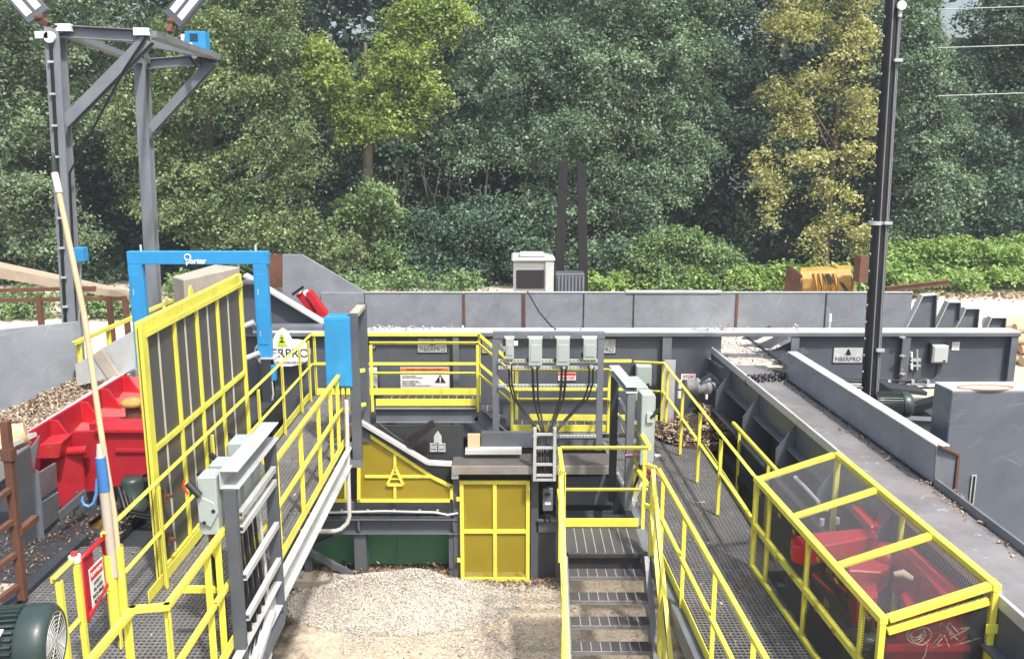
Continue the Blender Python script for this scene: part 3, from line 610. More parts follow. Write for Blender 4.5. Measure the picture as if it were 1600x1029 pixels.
# grey loader with an upright dark mast, half hidden behind the wall
t = thing('log_loader', tuple(az(858, 480, 0)), 'grey loader cab with dark window and upright black mast behind wall', 'log loader')
yl = 30.0; h = lambda px, py, dy=0: ay(px, py, yl+dy); H0 = h(797, 500).z
a, b = h(802, 480), h(866, 408)
m = MB(); m.box(a.x, b.x, yl+.12, yl+1.6, .5, b.z); m.build('cab', PALEG, t, .09)
m = MB(); m.box(a.x+.10, b.x-.34, yl+.05, yl+.115, b.z-.95, b.z-.30); m.build('window', BLACK, t, .02)
m = MB()
for x0, x1 in ((b.x-.30, b.x-.02),): m.box(x0, x1, yl, yl+.2, .5, b.z-.02)
m.build('corner_post', GALV, t, .02)
m = MB(); m.box(a.x-.06, b.x+.04, yl-.05, yl+1.65, b.z, b.z+.10); m.box(a.x+.2, b.x-.3, yl+.2, yl+1.0, b.z+.101, b.z+.22); m.build('roof', PALEG, t, .06)
c, d = h(868, 480), h(914, 428)
m = MB(); m.box(c.x, d.x, yl+.1, yl+1.4, .5, d.z); m.build('engine_cover', GREY, t, .03)
m = MB()
for i in range(8): x = c.x + .08 + i*(d.x-c.x-.16)/7; m.box(x, x+.05, yl+.04, yl+.098, .6, d.z-.08)
m.build('grille', GREYW, t)
m = MB(); a, b = h(873, 470, .9), h(880, 252, .9); m.bar(a, b, .30, .30, (0,1,0)); c, d = h(912, 470, .9), h(908, 256, .9); m.bar(c, d, .30, .30, (0,1,0))
for i in range(6): f0 = i/6; m.bar(a.lerp(b, f0), c.lerp(d, f0+.16), .08, .08, (0,1,0)); m.bar(c.lerp(d, f0), a.lerp(b, f0+.16), .08, .08, (0,1,0))
m.build('mast', BLACK, t)
m = MB(); m.box(h(800,0).x, h(914,0).x, yl, yl+1.6, 0, .5); m.build('track', DARK, t)
# log pile at the right
rnd = random.Random(11); logs = []
for row, n in enumerate((5, 5, 4, 3)):
    for k in range(n):
        r = rnd.uniform(.13, .19); logs.append((26.2 + k*.36 + row*.18 + rnd.uniform(-.05,.05), .16 + row*.30, r, rnd.uniform(-.5, .35)))
endp = ['grounded', 'low', 'mid height', 'topmost']
for y, z, r, dx in logs:
    x0 = 15.0 + dx + (y-26)*.2; ln = rnd.uniform(4.2, 5.4)
    tag_l = 'peeled log lying in the heap at the right edge of the yard'
    m = MB(); q = V((x0+ln, y + rnd.uniform(-.3,.3), z+rnd.uniform(-.05,.05))); p = V((x0, y, z)); mid = p.lerp(q, .5) + V((0, rnd.uniform(-.05,.05), 0))
    m.tube([p, p.lerp(q,.25), mid, q], [r, r*.97, r*.9, r*.82], 11)
    one(m, 'log', PEEL, tag_l, 'log', 'peeled logs heaped at the right')
# power lines
for py, lab in ((10, 'highest power line crossing the trees at top right'), (70, 'middle power line crossing the trees at top right'), (145, 'lowest power line crossing the trees at top right')):
    m = MB(); a, b = ay(1466, py+5, 38), ay(1900, py-16, 36); m.tube([a, a.lerp(b,.33) - V((0,0,.05)), a.lerp(b,.66) - V((0,0,.05)), b], .022, 5)
    one(m, 'power_line', PALE, lab, 'power line', 'power lines at top right')
# ---------------------------------------------------------------- walkways, stairs and guard rails
ZL, ZR = 2.42, 1.85
RAILS = 'yellow guard rails along the walkways'
def guard_rail(label, pts, posts=(), toe=None, hgt=1.07, mid=.55, w=.045, ends=(True, True), mids=True, post_drop=.0, side=1, posted=None):
    """pts: base polyline; posts: fractions along it (0..n-1 segment units)"""
    pts = [V(p) for p in pts]; t = thing('guard_rail', tuple(pts[0]), label, 'guard rail', RAILS); up = V((0,0,1))
    def along(u): i = min(int(u), len(pts)-2); return pts[i].lerp(pts[i+1], u-i)
    def run(h, nm, ww):
        m = MB()
        for a, b in zip(pts, pts[1:]):
            d = (b-a).normalized()*ww*.5
            m.bar(a + up*h - d*.98, b + up*h + d*.98 - d*.02, ww, .012, (0,0,1), 0, ww/2-.006); m.bar(a + up*h - d*.9, b + up*h + d*.9, .012, ww-.013, (0,0,1), side*(ww/2-.006), -.007)
        m.build(nm, YEL, t, .002)
    run(hgt - w/2, 'top_rail', w)
    if mids: run(mid, 'mid_rail', w*.92)
    ps = list(posts)
    for u in ps:
        p = along(u); m = MB(); i = min(int(u), len(pts)-2); d = (pts[i+1]-pts[i]).normalized(); nrm = d.cross(up).normalized()*side
        b0 = p - up*post_drop - nrm*.005; b1 = p + up*(hgt - w - .003)
        m.bar(b0 + nrm*(-w*.5-.008), b1 + nrm*(-w*.5-.008), .012, w, d, 0, 0); m.bar(b0 + nrm*(-.010), b1 + nrm*(-.010), w-.013, .012, d, 0, w/2-.006)
        m.build('post', YEL, t, .002)
    if toe:
        m = MB()
        for a, b in toe: a, b = V(a), V(b); m.bar(a + up*.065, b + up*.065, .010, .115)
        m.build('toe_board', YEL, t, .002)
    return t
def grating(name, label, quad, z, pitch=.034, cross=.10, along='y', parent=None, mat=None, h=.032):
    """quad: near-left, near-right, far-right, far-left (x, y); bearing bars run across, cross rods along"""
    a, b, c, d = [V((p[0], p[1], z)) for p in quad]; m = MB()
    n = max(2, int((d-a).length / pitch))
    for i in range(n+1):
        f = i/n; m.bar(a.lerp(d, f) - V((0,0,h/2)), b.lerp(c, f) - V((0,0,h/2)), .005, h)
    k = max(2, int((b-a).length / cross)); mr = MB()
    for i in range(1, k):
        f = i/k; mr.bar(a.lerp(b, f) - V((0,0,.004)), d.lerp(c, f) - V((0,0,.004)), .011, .012)
    for p, q in ((a,b),(c,d),(a,d),(b,c)): m.bar(p - V((0,0,h/2)), q - V((0,0,h/2)), .007, h+.002)
    o = m.build(name, mat or GRATE, parent); r_ = mr.build('cross_rod', GRATEW, o); tag(r_, kind='stuff'); return o
UPZ = lambda z: V((0,0,z))
# --- right hand walkway
t = thing('walkway', (2.2, 9, ZR), 'long right hand steel walkway with open bar grating beside the caged machine', 'walkway')
xl = lambda y: 1.72 + (9.8-y)*.042; xr = lambda y: 3.15 - .038*y - .03
def rot_grating(quad, z, parent, pitch=.033, cross=.036):
    # bearing bars along the walkway, rods across: as seen on the right walkway
    a, b, c, d = quad; return grating('grating', '', (b, c, d, a), z, pitch, cross, parent=parent)
ys = [3.2, 6.3, 9.4, 12.2, 14.05]
for y0, y1 in zip(ys, ys[1:]):
    k = MB(); a, b, c, d = [V(p) for p in ((xl(y0), y0+.006, ZR), (xr(y0) if y0 < 9 else 3.04, y0+.006, ZR), (xr(y1) if y0 < 9 else 3.04, y1-.006, ZR), (xl(y1), y1-.006, ZR))]
    n = int((b-a).length/.045)
    for i in range(n+1): f = i/n; k.bar(a.lerp(b,f)-UPZ(.015), d.lerp(c,f)-UPZ(.015), .007, .03)
    n = int((d-a).length/.05)
    for i in range(n+1): f = i/n; k.bar(a.lerp(d,f)-UPZ(.006), b.lerp(c,f)-UPZ(.006), .0085, .0125)
    k.build('grating', GRATEL, t)
for (xa_, ya_), (xb_, yb_), sd_ in (((xl(3.2)-.05, 3.2), (xl(14.05)-.05, 14.05), -1), ((xr(3.2)+.05, 3.2), (xr(9.39)+.05, 9.39), 1), ((3.09, 9.41), (3.09, 14.05), 1)):
    m = MB(); m.channel((xa_, ya_, ZR-.11), (xb_, yb_, ZR-.11), .085, .21, .01, side=sd_); m.build('stringer', GREYW if sd_ < 0 else GREY, t, .002)
for y in (5, 8, 11, 13.5):
    m = MB(); m.ibeam((xl(y)-.005, y, ZR-.11), (xr(y)+.04, y, ZR-.11), .08, .13); m.build('cross_beam', DARK, t)
    for x in (xl(y)+.35, xr(y)+.05):
        m = MB(); m.bar((x, y, 0), (x, y, ZR-.207), .10, .10, (0,1,0)); m.build('leg', GREY, t)
xt = lambda y: xl(y) - .025
nl = guard_rail('yellow guard rail on the stair side of the right walkway', [(xt(9.95)-.10, 9.95, ZR), (xt(9.82), 9.82, ZR), (xt(3.6), 3.6, ZR)], [1.03, 1.2, 1.39, 1.57, 1.78], [((xt(9.8)+.03, 9.8, ZR), (xt(3.6)+.03, 3.6, ZR))], post_drop=.16)
guard_rail('yellow guard rail between the right walkway and the belt conveyor', [(2.08, 14.72, ZR+.06), (2.57, 14.72, ZR+.04), (2.735, 9.6, ZR)], [.97, 1.08, 1.30, 1.52, 1.74], [((3.03, 13.4, ZR), (3.05, 9.62, ZR)), ((.3,14.74,ZR+.07),(2.5,14.74,ZR+.05))], side=-1)
guard_rail('short yellow guard rail in the gap under the belt conveyor', [(3.28, 12.7, 1.5), (3.36, 10.6, 1.5)], [.12, .75], mids=False, hgt=1.05)
# --- landing and stairs
t = thing('staircase', (1.15, 9.0, 0), 'steep open steel stairs with black grating treads rising to the landing', 'stairs')
LX0, LX1, LY0, LY1 = .668, 1.545, 9.80, 10.52
grating('landing_grating', '', ((LX0, LY0+.03), (LX1, LY0+.03), (LX1, LY1), (LX0, LY1)), ZR, .026, .104, parent=t)
m = MB(); m.box(LX0, LX1, LY0, LY0+.024, ZR-.05, ZR+.003); m.build('nosing', DARK, t, .002)
m = MB(); m.box(LX0+.01, LX1-.01, LY0+.06, LY0+.09, ZR-.24, ZR-.055); m.build('header_plate', DARK, t)
RISE, RUN = .196, .200
for i in range(1, 10):
    z = ZR - RISE*i; y = LY0 - RUN*i
    if z < .08: break
    tr = grating('tread', '', ((LX0, y+.022), (LX1, y+.022), (LX1, y+.215), (LX0, y+.215)), z, .026, .104, parent=t)
    m = MB(); m.box(LX0, LX1, y, y+.020, z-.006, z+.004); m.box(LX0, LX1, y+.004, y+.016, z-.04, z-.0065); n_ = m.build('nosing', GRATEL, t)
for x in (LX0-.045, LX1+.045):
    m = MB(); a, b = V((x, LY0+.06, ZR-.10)), V((x, LY0-RUN*9.1, ZR-.10-RISE*9.1-.02)); m.channel(a, b, .07, .24, .01, side=1 if x > 1 else -1); m.build('stringer', GREYW, t, .003)
    m = MB(); m.bar((x, LY0+.07, ZR-.10), (x, LY1, ZR-.10), .07, .20); m.build('landing_beam', GREYW, t, .003)
t = guard_rail('yellow guard rail around the back of the stair landing', [(LX0-.085, LY0-.06, ZR), (LX0-.085, LY1+.03, ZR), (LX1+.13, LY1+.03, ZR)], [0.03, .97, 1.97], [((LX0-.05, LY1+.03, ZR), (LX1+.05, LY1+.03, ZR))], post_drop=.1, side=-1, mid=.50)
def stair_rail(label, x, side):
    a = V((x, LY0+.02, ZR+1.04)); d = V((0, -RUN, -RISE)); t = thing('stair_rail', (x, LY0, ZR), label, 'handrail', 'sloping yellow handrails of the stairs')
    for dz, nm in ((0, 'top_rail'), (-.50, 'mid_rail')):
        m = MB(); m.angle(a + V((0,0,dz)), a + V((0,0,dz)) + d*8.6, .045, .010, (0,1,1), side, 1); m.build(nm, YEL, t, .002)
    for u in (.1, 4.2, 8.4):
        p = a + d*u; m = MB(); m.angle(p - V((0,0,1.12)), p - V((0,0,.03)), .05, .010, (0,-1,0), side); m.build('post', YEL, t, .002)
stair_rail('yellow sloping handrail on the left side of the stairs', LX0-.10, 1)
stair_rail('yellow sloping handrail on the right side of the stairs', LX1+.085, -1)
p, q = ax(1003, 676, 1.70), ax(1018, 697, 1.70)
m = MB(); m.bar((1.70, LY1+.06, ZR+1.04), (1.66, 11.4, ZR+1.04), .06, .06); m.bar((1.66, 11.4, ZR), (1.66, 11.4, ZR+1.0), .06, .06, (0,1,0)); m.bar((1.69, LY1+.1, ZR+.55), (1.61, 11.5, ZR+.55), .055, .055); m.bar((1.61, 11.53, ZR), (1.61, 11.53, ZR+.6), .055, .055, (0,1,0))
one(m, 'guard_rail', YEL, 'short yellow rail closing the walkway edge behind the stair landing', 'guard rail', RAILS, .002)
# --- middle platform behind the switch frames
t = thing('platform', (1, 14.4, 1.93), 'low grated platform behind the middle switch frame', 'platform')
grating('grating', '', ((.02, 14.15), (2.75, 14.08), (2.75, 14.75), (.02, 14.75)), 1.93, .035, .15, parent=t)
m = MB(); m.channel((.0, 14.08, 1.80), (1.75, 14.08, 1.80), .07, .24, .01, side=-1); m.build('stringer', GREYW, t, .002)
m = MB(); m.ibeam((-.9, 14.5, 1.6), (2.7, 14.5, 1.6), .1, .2); m.build('cross_beam', DARK, t)
for x in (.1, 1.7): m = MB(); m.bar((x, 14.2, 0), (x, 14.2, 1.67), .1, .1, (0,1,0)); m.build('leg', DARK, t)
guard_rail('yellow guard rail of the low platform behind the middle switch frame', [(.0, 14.12, 1.93), (1.60, 14.12, 1.93), (1.63, 13.2, 1.93)], [.0, 1.0, 1.35, 1.8], [((.02, 14.13, 1.92), (1.58, 14.13, 1.92))], post_drop=.06, side=-1)
guard_rail('yellow guard rail at the back of the low platform against the beam', [(-.02, 14.74, 1.93), (2.0, 14.74, 1.93)], [.05], mids=True)
# --- upper platform with steps down
t = thing('platform', (-1.2, 14.2, ZL), 'upper grated platform under the warning sign', 'platform')
grating('grating', '', ((-2.15, 13.95), (-.52, 13.95), (-.52, 14.55), (-2.15, 14.55)), ZL, .035, .13, parent=t)
m = MB(); m.channel((-2.2, 13.87, ZL-.13), (-.55, 13.87, ZL-.13), .08, .24, .012, side=-1); m.build('stringer', GREYW, t, .002)
m = MB(); m.channel((-.545, 13.87, ZL-.13), (-.02, 13.87, 1.93-.13), .08, .24, .012, side=-1); m.build('step_stringer', GREYW, t, .002)
for i in range(1, 3): x = -.52 + .2*(i-1); grating('tread', '', ((x, 13.95), (x+.22, 13.95), (x+.22, 14.55), (x, 14.55)), ZL - .165*i, .035, .15, parent=t)
m = MB(); m.bar((-2.0, 14.2, 0), (-2.0, 14.2, ZL-.26), .14, .14, (0,1,0)); m.build('leg', DARK, t)
for lab, y, pd in (('near yellow guard rail of the upper platform and its steps', 13.93, .05), ('far yellow guard rail of the upper platform below the name plates', 14.57, 0)):
    guard_rail(lab, [(-2.25 if pd else -3.30, y, ZL), (-.55, y, ZL), (-.02, y, 1.95)], [.0, 1.0] if pd else [0, 1.0], [((-2.2 if pd else -3.28, y+.01, ZL), (-.58, y+.01, ZL))], post_drop=pd*1.6, side=-1 if pd else 1)
# --- left hand walkway
XA, XB = -3.33, -2.36
t = thing('walkway', (-2.85, 9, ZL), 'long left hand steel walkway with open bar grating beside the black mesh screen', 'walkway')
ys = [3.2, 6.0, 8.8, 11.6, 14.55]
for y0, y1 in zip(ys, ys[1:]):
    k = MB(); n = int((XB-XA)/.032)
    xa = -4.55 if y1 < 9.5 else XA
    n = int((XB-xa)/.045)
    for i in range(n+1): x = xa + (XB-xa)*i/n; k.box(x-.004, x+.004, y0+.006, y1-.006, ZL-.03, ZL)
    n = int((y1-y0)/.05)
    for i in range(n+1): y = y0+.006 + (y1-y0-.012)*i/n; k.box(xa, XB, y-.005, y+.005, ZL-.013, ZL+.0005)
    k.build('grating', GRATEL, t)
m = MB(); m.channel((XB+.075, 3.2, ZL-.14), (XB+.075, 12.2, ZL-.14), .08, .26, .012, side=-1); m.build('stringer', GALV, t, .003)
m = MB(); m.channel((-4.62, 3.2, ZL-.10), (-4.62, 9.0, ZL-.10), .12, .30, .012, side=1); m.build('stringer', DARK, t, .003)
m = MB(); m.channel((XA-.06, 9.0, ZL-.14), (XA-.06, 14.5, ZL-.14), .1, .26, .012, side=1); m.build('stringer', DARK, t, .003)
for y in (4.6, 7.4, 10.2, 12.8):
    m = MB(); m.ibeam((-4.5 if y < 9 else XA, y, ZL-.12), (XB+.03, y, ZL-.12), .09, .16); m.build('cross_beam', DARK, t)
    m = MB(); m.bar((XA+.2, y, 0), (XA+.2, y, ZL-.205), .12, .12, (0,1,0)); m.build('leg', GREY, t)
guard_rail('yellow guard rail of the left walkway running past the mesh screen', [(XA, 6.82, ZL), (XA, 14.5, ZL)], [.005, .14, .34, .58, .74, .88, .96], [((XA-.03, 7.6, ZL), (XA-.03, 14.5, ZL))], side=-1)
guard_rail('yellow guard rail on the yard side of the left walkway', [(XB-.02, 6.62, ZL), (XB-.02, 11.9, ZL), (XB+.27, 12.2, ZL)], [.03, .38, .58, .76, .90, .99], [((XB+.01, 6.3, ZL), (XB+.01, 12.0, ZL))], post_drop=.1)
guard_rail('yellow guard rail nearest the camera left of the switch frame', [(-2.62, 3.6, ZL), (-2.60, 5.62, ZL), (-2.38, 5.66, ZL), (-2.38, 6.55, ZL)], [.97, 1.97, 2.97], [((-2.36, 5.7, ZL), (-2.36, 6.5, ZL))], post_drop=.05)
guard_rail('small yellow rail frame left of the red gate', [(XA-.02, 6.37, ZL), (XA-.02, 6.05, ZL)], [.07, .92], side=1)
# ---------------------------------------------------------------- left side
# cantilever gantry carrying the floodlights
t = thing('gantry', tuple(az(117, 770, 0)), 'tall grey steel gantry with two braced cantilever arms at upper left', 'gantry')
Y1, Y2 = 17.0, 21.5
P1t, P1b = ay(86, 44, Y1), ay(119, 600, Y1); P1b = P1t + (P1b-P1t)*(P1t.z/(P1t.z-P1b.z))
P2t, P2b = ay(221, 96, Y2), ay(241, 470, Y2); P2b = P2t + (P2b-P2t)*(P2t.z/(P2t.z-P2b.z))
for a, b in ((P1t, P1b), (P2t, P2b)):
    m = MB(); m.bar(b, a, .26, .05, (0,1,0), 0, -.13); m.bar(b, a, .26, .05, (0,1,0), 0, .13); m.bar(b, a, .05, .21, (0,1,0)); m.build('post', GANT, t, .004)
    m = MB(); m.box(b.x-.3, b.x+.3, b.y-.3, b.y+.3, 0, .03); m.build('base_plate', DARK, t)
A1, A2 = ay(236, 52, Y1), ay(338, 88, Y2)
for p, a, br, be in ((P1t, A1, (104,192), (232,62)), (P2t, A2, (237,202), (330,100))):
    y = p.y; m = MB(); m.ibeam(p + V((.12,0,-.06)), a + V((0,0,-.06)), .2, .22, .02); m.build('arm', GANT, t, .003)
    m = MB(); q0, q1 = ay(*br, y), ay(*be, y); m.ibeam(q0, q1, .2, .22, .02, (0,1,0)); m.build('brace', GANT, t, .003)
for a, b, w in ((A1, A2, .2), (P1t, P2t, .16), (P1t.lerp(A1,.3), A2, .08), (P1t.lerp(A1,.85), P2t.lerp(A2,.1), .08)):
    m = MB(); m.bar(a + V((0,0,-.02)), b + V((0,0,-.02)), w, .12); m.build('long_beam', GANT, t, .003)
m = MB(); m.tube([P1t + V((-.02,-.18,-.3)), P1t.lerp(P1b,.35) + V((-.02,-.18,0)), P1b + V((-.02,-.18,1.2))], .03, 6); m.tube([P1t.lerp(A1,.97)+V((0,-.15,-.1)), ay(200,95,Y1)+V((0,-.16,-.15)), P1t.lerp(P1b,.3)+V((.16,-.1,0)), P1b+V((.16,-.1,1.5))], .022, 6); m.build('cable', BLACK, t)
m = MB()
for i in range(10):
    c = P1t.lerp(P1b, .07+.065*i) + V((-.02,-.2,0)); m.box(c.x-.05, c.x+.05, c.y-.012, c.y+.02, c.z-.02, c.z+.02)
tag(m.build('cable_clip', GALV, t), kind='stuff')
m = MB(); c = P1t + V((-.02,-.22,-.18)); m.cyl(c, c + V((0,.08,0)), .10, n=14); m.box(c.x-.25, c.x-.02, c.y, c.y+.08, c.z-.02, c.z+.10); m.build('junction_box', WHITE, t)
for c in (P1t.lerp(A1,.12), P1t.lerp(A1,.92)):
    m = MB(); m.box(c.x-.12, c.x+.14, c.y-.16, c.y-.05, c.z-.06, c.z+.07); m.build('conduit_body', WHITE, t)
LAMPG = 'floodlights on top of the gantry'
for lab, base, p0, p1 in (('grey floodlight tilted up left from the gantry post', P1t + V((-.08,-.05,.05)), (62,28,Y1), (18,-22,Y1)), ('grey floodlight tilted up right from the gantry arm tip', A1 + V((.3,.1,.02)), (270,34,Y1+.2), (312,-18,Y1+.2))):
    a, b = ay(*p0), ay(*p1); t = thing('floodlight', tuple(base), lab, 'floodlight', LAMPG)
    m = MB(); m.bar(a, b, .46, .10, (0,-1,.4)); m.build('housing', GREY, t, .02)
    d = (b-a); m = MB(); n_ = V((0,-1,.4)); A_, B_ = m.frame(a, b, n_)
    for s in (-.1, .1): m.bar(a + d*.18 + A_*s + B_*.055, a + d*.95 + A_*s + B_*.055, .13, .008, n_)
    m.build('lens', WHITE, t)
    m = MB(); m.bar(base, a + (a-b)*.05, .09, .09); m.cyl(a + V((-.08,0,0)) , a + V((.08,0,0)), .07); m.build('bracket', RUST, t)
    m = MB(); m.tube([a + d*.1, a + V((.1,-.1,-.25)), base + V((.2,-.12,-.03))], .014, 6); m.build('cable', BLACK, t)
t = thing('sensor_box', tuple(A2), 'blue sensor box with a white camera at the gantry arm tip', 'camera box')
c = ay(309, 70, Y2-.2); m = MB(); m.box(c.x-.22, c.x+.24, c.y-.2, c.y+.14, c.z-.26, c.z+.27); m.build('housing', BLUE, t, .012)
m = MB()
for k in range(4): m.box(c.x-.1, c.x+.08, c.y-.212, c.y-.2, c.z+.06+.045*k, c.z+.08+.045*k)
m.build('vent', INK, t)
m = MB(); q = ay(297, 70, Y2-.5); m.cyl(q, q + V((.16,-.22,-.28)), .06, n=10); m.box(c.x-.34, c.x-.22, c.y-.1, c.y+.1, c.z-.1, c.z+.22); m.build('camera', WHITE, t)
m = MB(); m.tube([c+V((.05,0,-.26)), c+V((.04,0,-.5)), c+V((-.08,0,-.46)), c+V((-.3,0,-.15))], .015, 6); m.build('cable', BLACK, t)
c = ay(127, 397, Y1-.15); t = thing('control_box', tuple(c), 'small blue control box on the left gantry post', 'control box')
m = MB(); m.box(c.x-.10, c.x+.09, c.y-.12, c.y+.1, c.z-.13, c.z+.13); m.build('housing', BLUE, t, .008); m = MB(); m.cyl(c+V((0,0,-.13)), c+V((0,0,-.17)), .03); m.bar(c+V((-.02,0,-.16)), P1t.lerp(P1b,.66)+V((.1,0,0)), .02, .02); m.build('cable_gland', GALV, t)
# angled wall beside the conveyor
t = thing('steel_wall', (-8.6, 16.2, 0), 'weathered blue grey wall at the left edge beside the bark bank', 'steel wall')
a, b = ay(113, 503, 16.6), V((-11.2, 14.55, 0)); b.z = a.z = 3.27
m = MB(); dv = (b-a); m.hexa([(a.x,a.y,0), (b.x,b.y,0), (b.x+.08,b.y+.14,0), (a.x+.08,a.y+.14,0)], [(a.x,a.y,a.z), (b.x,b.y,a.z), (b.x+.08,b.y+.14,a.z), (a.x+.08,a.y+.14,a.z)]); m.build('plate', wallmat('weathered_wall_paint', (.25,.275,.305), .35, .35), t, .004)
m = MB(); m.bar((a.x+.03,a.y-.05,0), (a.x+.03,a.y-.05,2.35), .1, .1, (0,1,0)); m.build('end_post', RUST, t)
# bark bank and the trough edge
t0 = az(0, 650, 2.15); bank = MB()
L0, L1, Rr0, Rr1 = az(-60, 690, 2.2), az(165, 582, 2.2), az(-60, 745, 2.12), az(214, 572, 2.12)
bank.hexa([(L0.x,L0.y,1.2), (Rr0.x,Rr0.y,1.2), (Rr1.x,Rr1.y,1.2), (L1.x,L1.y,1.2)], [L0, Rr0, Rr1, L1])
one(bank, 'concrete_ledge', CONC, 'dusty concrete ledge under the bark between wall and debarker', 'ledge')
rng = np.random.default_rng(5); pts = []
for i in range(7000):
    u, v = rng.random(), rng.random()**1.5; lo = L0.lerp(L1, u); hi = Rr0.lerp(Rr1, u); p = lo.lerp(hi, v); pts.append((p.x, p.y, p.z + .02 + .16*max(0, 1-v*1.7)*(.4+.6*rng.random())))
tag(chips('bark_litter', pts, CHIP, (.03,.11), .35, 5), kind='stuff')
m = MB(); m.channel(az(-40, 752, 2.30), az(216, 582, 2.30), .22, .30, .012, side=1); one(m, 'trough_edge', GREYT, 'worn grey channel edge running between bark bank and red debarker', 'steel channel')
t = thing('chute_plate', tuple(ay(170, 580, 15.6)), 'bent pale galvanised chute plate behind the long pike pole', 'chute plate')
for k, P in enumerate((((150,549),(212,514),(212,575),(181,590),(166,572)), ((117,569),(149,552),(176,589),(120,603)))):
    m = MB(); m.prism([ay(a, b, 15.9-.15*k) for a, b in P], (0,.03,.0)); m.build('plate', GALV, t, .003)
m = MB(); a, b = ay(152,550,15.75), ay(178,588,15.75); m.bar(a, b, .22, .05, (0,-1,0)); m.build('bent_rib', CONC, t, .004)
m = MB(); m.box(ay(176,0,15.7).x, ay(184,0,15.7).x, 15.55, 15.75, ay(0,592,15.7).z, ay(0,578,15.7).z); m.build('clip', DARK, t)
guard_rail('yellow guard rail behind the left gantry post', [tuple(az(116,533,3.0)-V((0,0,1.07))), tuple(az(268,467,3.0)-V((0,0,1.07)))], [.04,.3,.62,.95], mids=False, w=.07)
# wooden ramp on rusty legs far left
t = thing('timber_ramp', tuple(az(100, 540, 0)), 'pale timber ramp on rusty legs sloping down behind the wall', 'ramp')
y = 23; m = MB(); m.hexa([ay(-60,425,y), ay(202,468,y), ay(202,463,y+1.6), ay(-60,410,y+1.6)], [ay(-60,406,y), ay(202,459,y), ay(198,452,y+1.6), ay(-60,396,y+1.6)]); m.build('deck', WOOD, t)
for px in (60, 170, 195):
    m = MB(); p = ay(px, 462, y); m.bar((p.x,p.y,0), p, .12, .12, (0,1,0)); m.build('leg', RUST, t)
for a, b in (((-60,455),(150,450)), ((-60,470),(190,466))):
    m = MB(); m.bar(ay(*a,y), ay(*b,y), .05, .10); m.build('side_rail', RUST, t)
# concrete chute wall behind the mesh screen
t = thing('chute_wall', tuple(az(300, 470, 3)), 'thick tan concrete coloured chute wall behind the black mesh screen', 'chute wall')
top = [az(269,432,4.2), az(287,437,4.2), az(375,417,4.2), az(331,415,4.2)]; top[3].y += .2
m = MB(); m.hexa([(p.x,p.y,1.0) for p in top], top); m.build('block', CONC, t, .015)
m = MB(); a, b = ay(376, 452, 15.4), ay(396, 440, 15.4); m.box(a.x, b.x+.1, 15.4, 15.5, 1.5, b.z); m.build('side_plate', GREY, t)
m = MB(); m.bar(ay(370, 440, 15.3), ay(420, 440, 15.3), .1, .05); m.build('ledge', GREYW, t)
# blue scanner arch over the infeed
t = thing('scanner_arch', (-5.1, 14.5, 2), 'large bright blue rectangular scanner arch over the infeed conveyor', 'scanner arch')
ya = 14.45; a, b, c = ay(197, 393, ya), ay(418, 394, ya), ay(410, 558, ya); w = .235; z1 = a.z; zt = z1 - .21
m = MB(); m.box(a.x, b.x, ya, ya+.14, zt, z1); m.build('top_beam', BLUE, t, .008)
for x0, x1, z0 in ((a.x, a.x+w, 2.9), (b.x-.255, b.x-.03, c.z)):
    m = MB(); m.box(x0, x1, ya+.001, ya+.139, z0, zt-.002); l_ = m.build('leg', BLUE, t, .008)
    m = MB(); m.box(x0+.03, x1-.04, ya-.010, ya, z0+.22, zt-.16); d_ = m.build('access_cover', BLUE, l_, .003)
    m = MB(); m.box(x0+.06, x0+.075, ya-.016, ya-.011, zt-.5, zt-.4); m.box(x0+.06, x0+.075, ya-.016, ya-.011, z0+.35, z0+.45); m.build('latch', GALV, l_)
m = MB(); m.tube([(a.x+.2, ya+.1, z1), (a.x+.2, ya+.1, z1+.1)], .02, 6); m.build('lifting_eye', GALV, t)
m = MB(); m.tube([(b.x-.22, ya+.1, z1), (b.x-.22, ya+.1, z1+.1)], .02, 6); m.build('lifting_eye', GALV, t)
p = ay(306, 408, ya-.004); text_mesh('lettering', 'porter', .125, (p.x, ya-.004, p.z), WHITE, t, bold=.004)
m = MB(); q = ay(293, 402, ya-.004); m.tube([(q.x+.05*math.cos(k*.628), ya-.003, q.z+.05*math.sin(k*.628)) for k in range(10)], .012, 6, True); m.build('ring_emblem', WHITE, t)
m = MB(); x = (b.x*2-.25)/2
m.box(x-.17, x+.17, ya-.04, ya+.3, c.z-.03, c.z-.001); m.build('base_plate', GALV, t, .003)
m = MB(); m.ibeam((x, ya+.07, 0.2), (x, ya+.07, c.z-.031), .16, .2, .02, (0,1,0)); m.build('pedestal', DARK, t)
m = MB(); q = ay(424, 583, ya); m.box(q.x-.06, q.x+.07, ya-.02, ya+.1, q.z-.12, q.z+.14); k_ = m.build('connector_box', BLUE, t, .006)
m = MB(); m.tube([(q.x, ya, q.z-.12), (q.x+.02, ya-.02, q.z-.35), (q.x-.08, ya, q.z-.7)], .018, 6); m.build('cable', GALV, t)
for i, (px, py) in enumerate(((388, 508), (396, 556))):
    c0 = ay(px, py, ya-.05); t2 = thing('sensor', tuple(c0), ['silver photo sensor inside the right leg of the scanner arch', 'silver photo sensor low at the foot of the scanner arch'][i], 'sensor')
    m = MB(); m.cyl(c0+V((-.1,-.02,-.03)), c0+V((.1,0,.05)), .05); m.build('barrel', GALV, t2); m = MB(); m.box(c0.x-.06, c0.x+.05, c0.y-.05, c0.y+.05, c0.z-.14, c0.z-.045); m.build('bracket', DARK, t2)
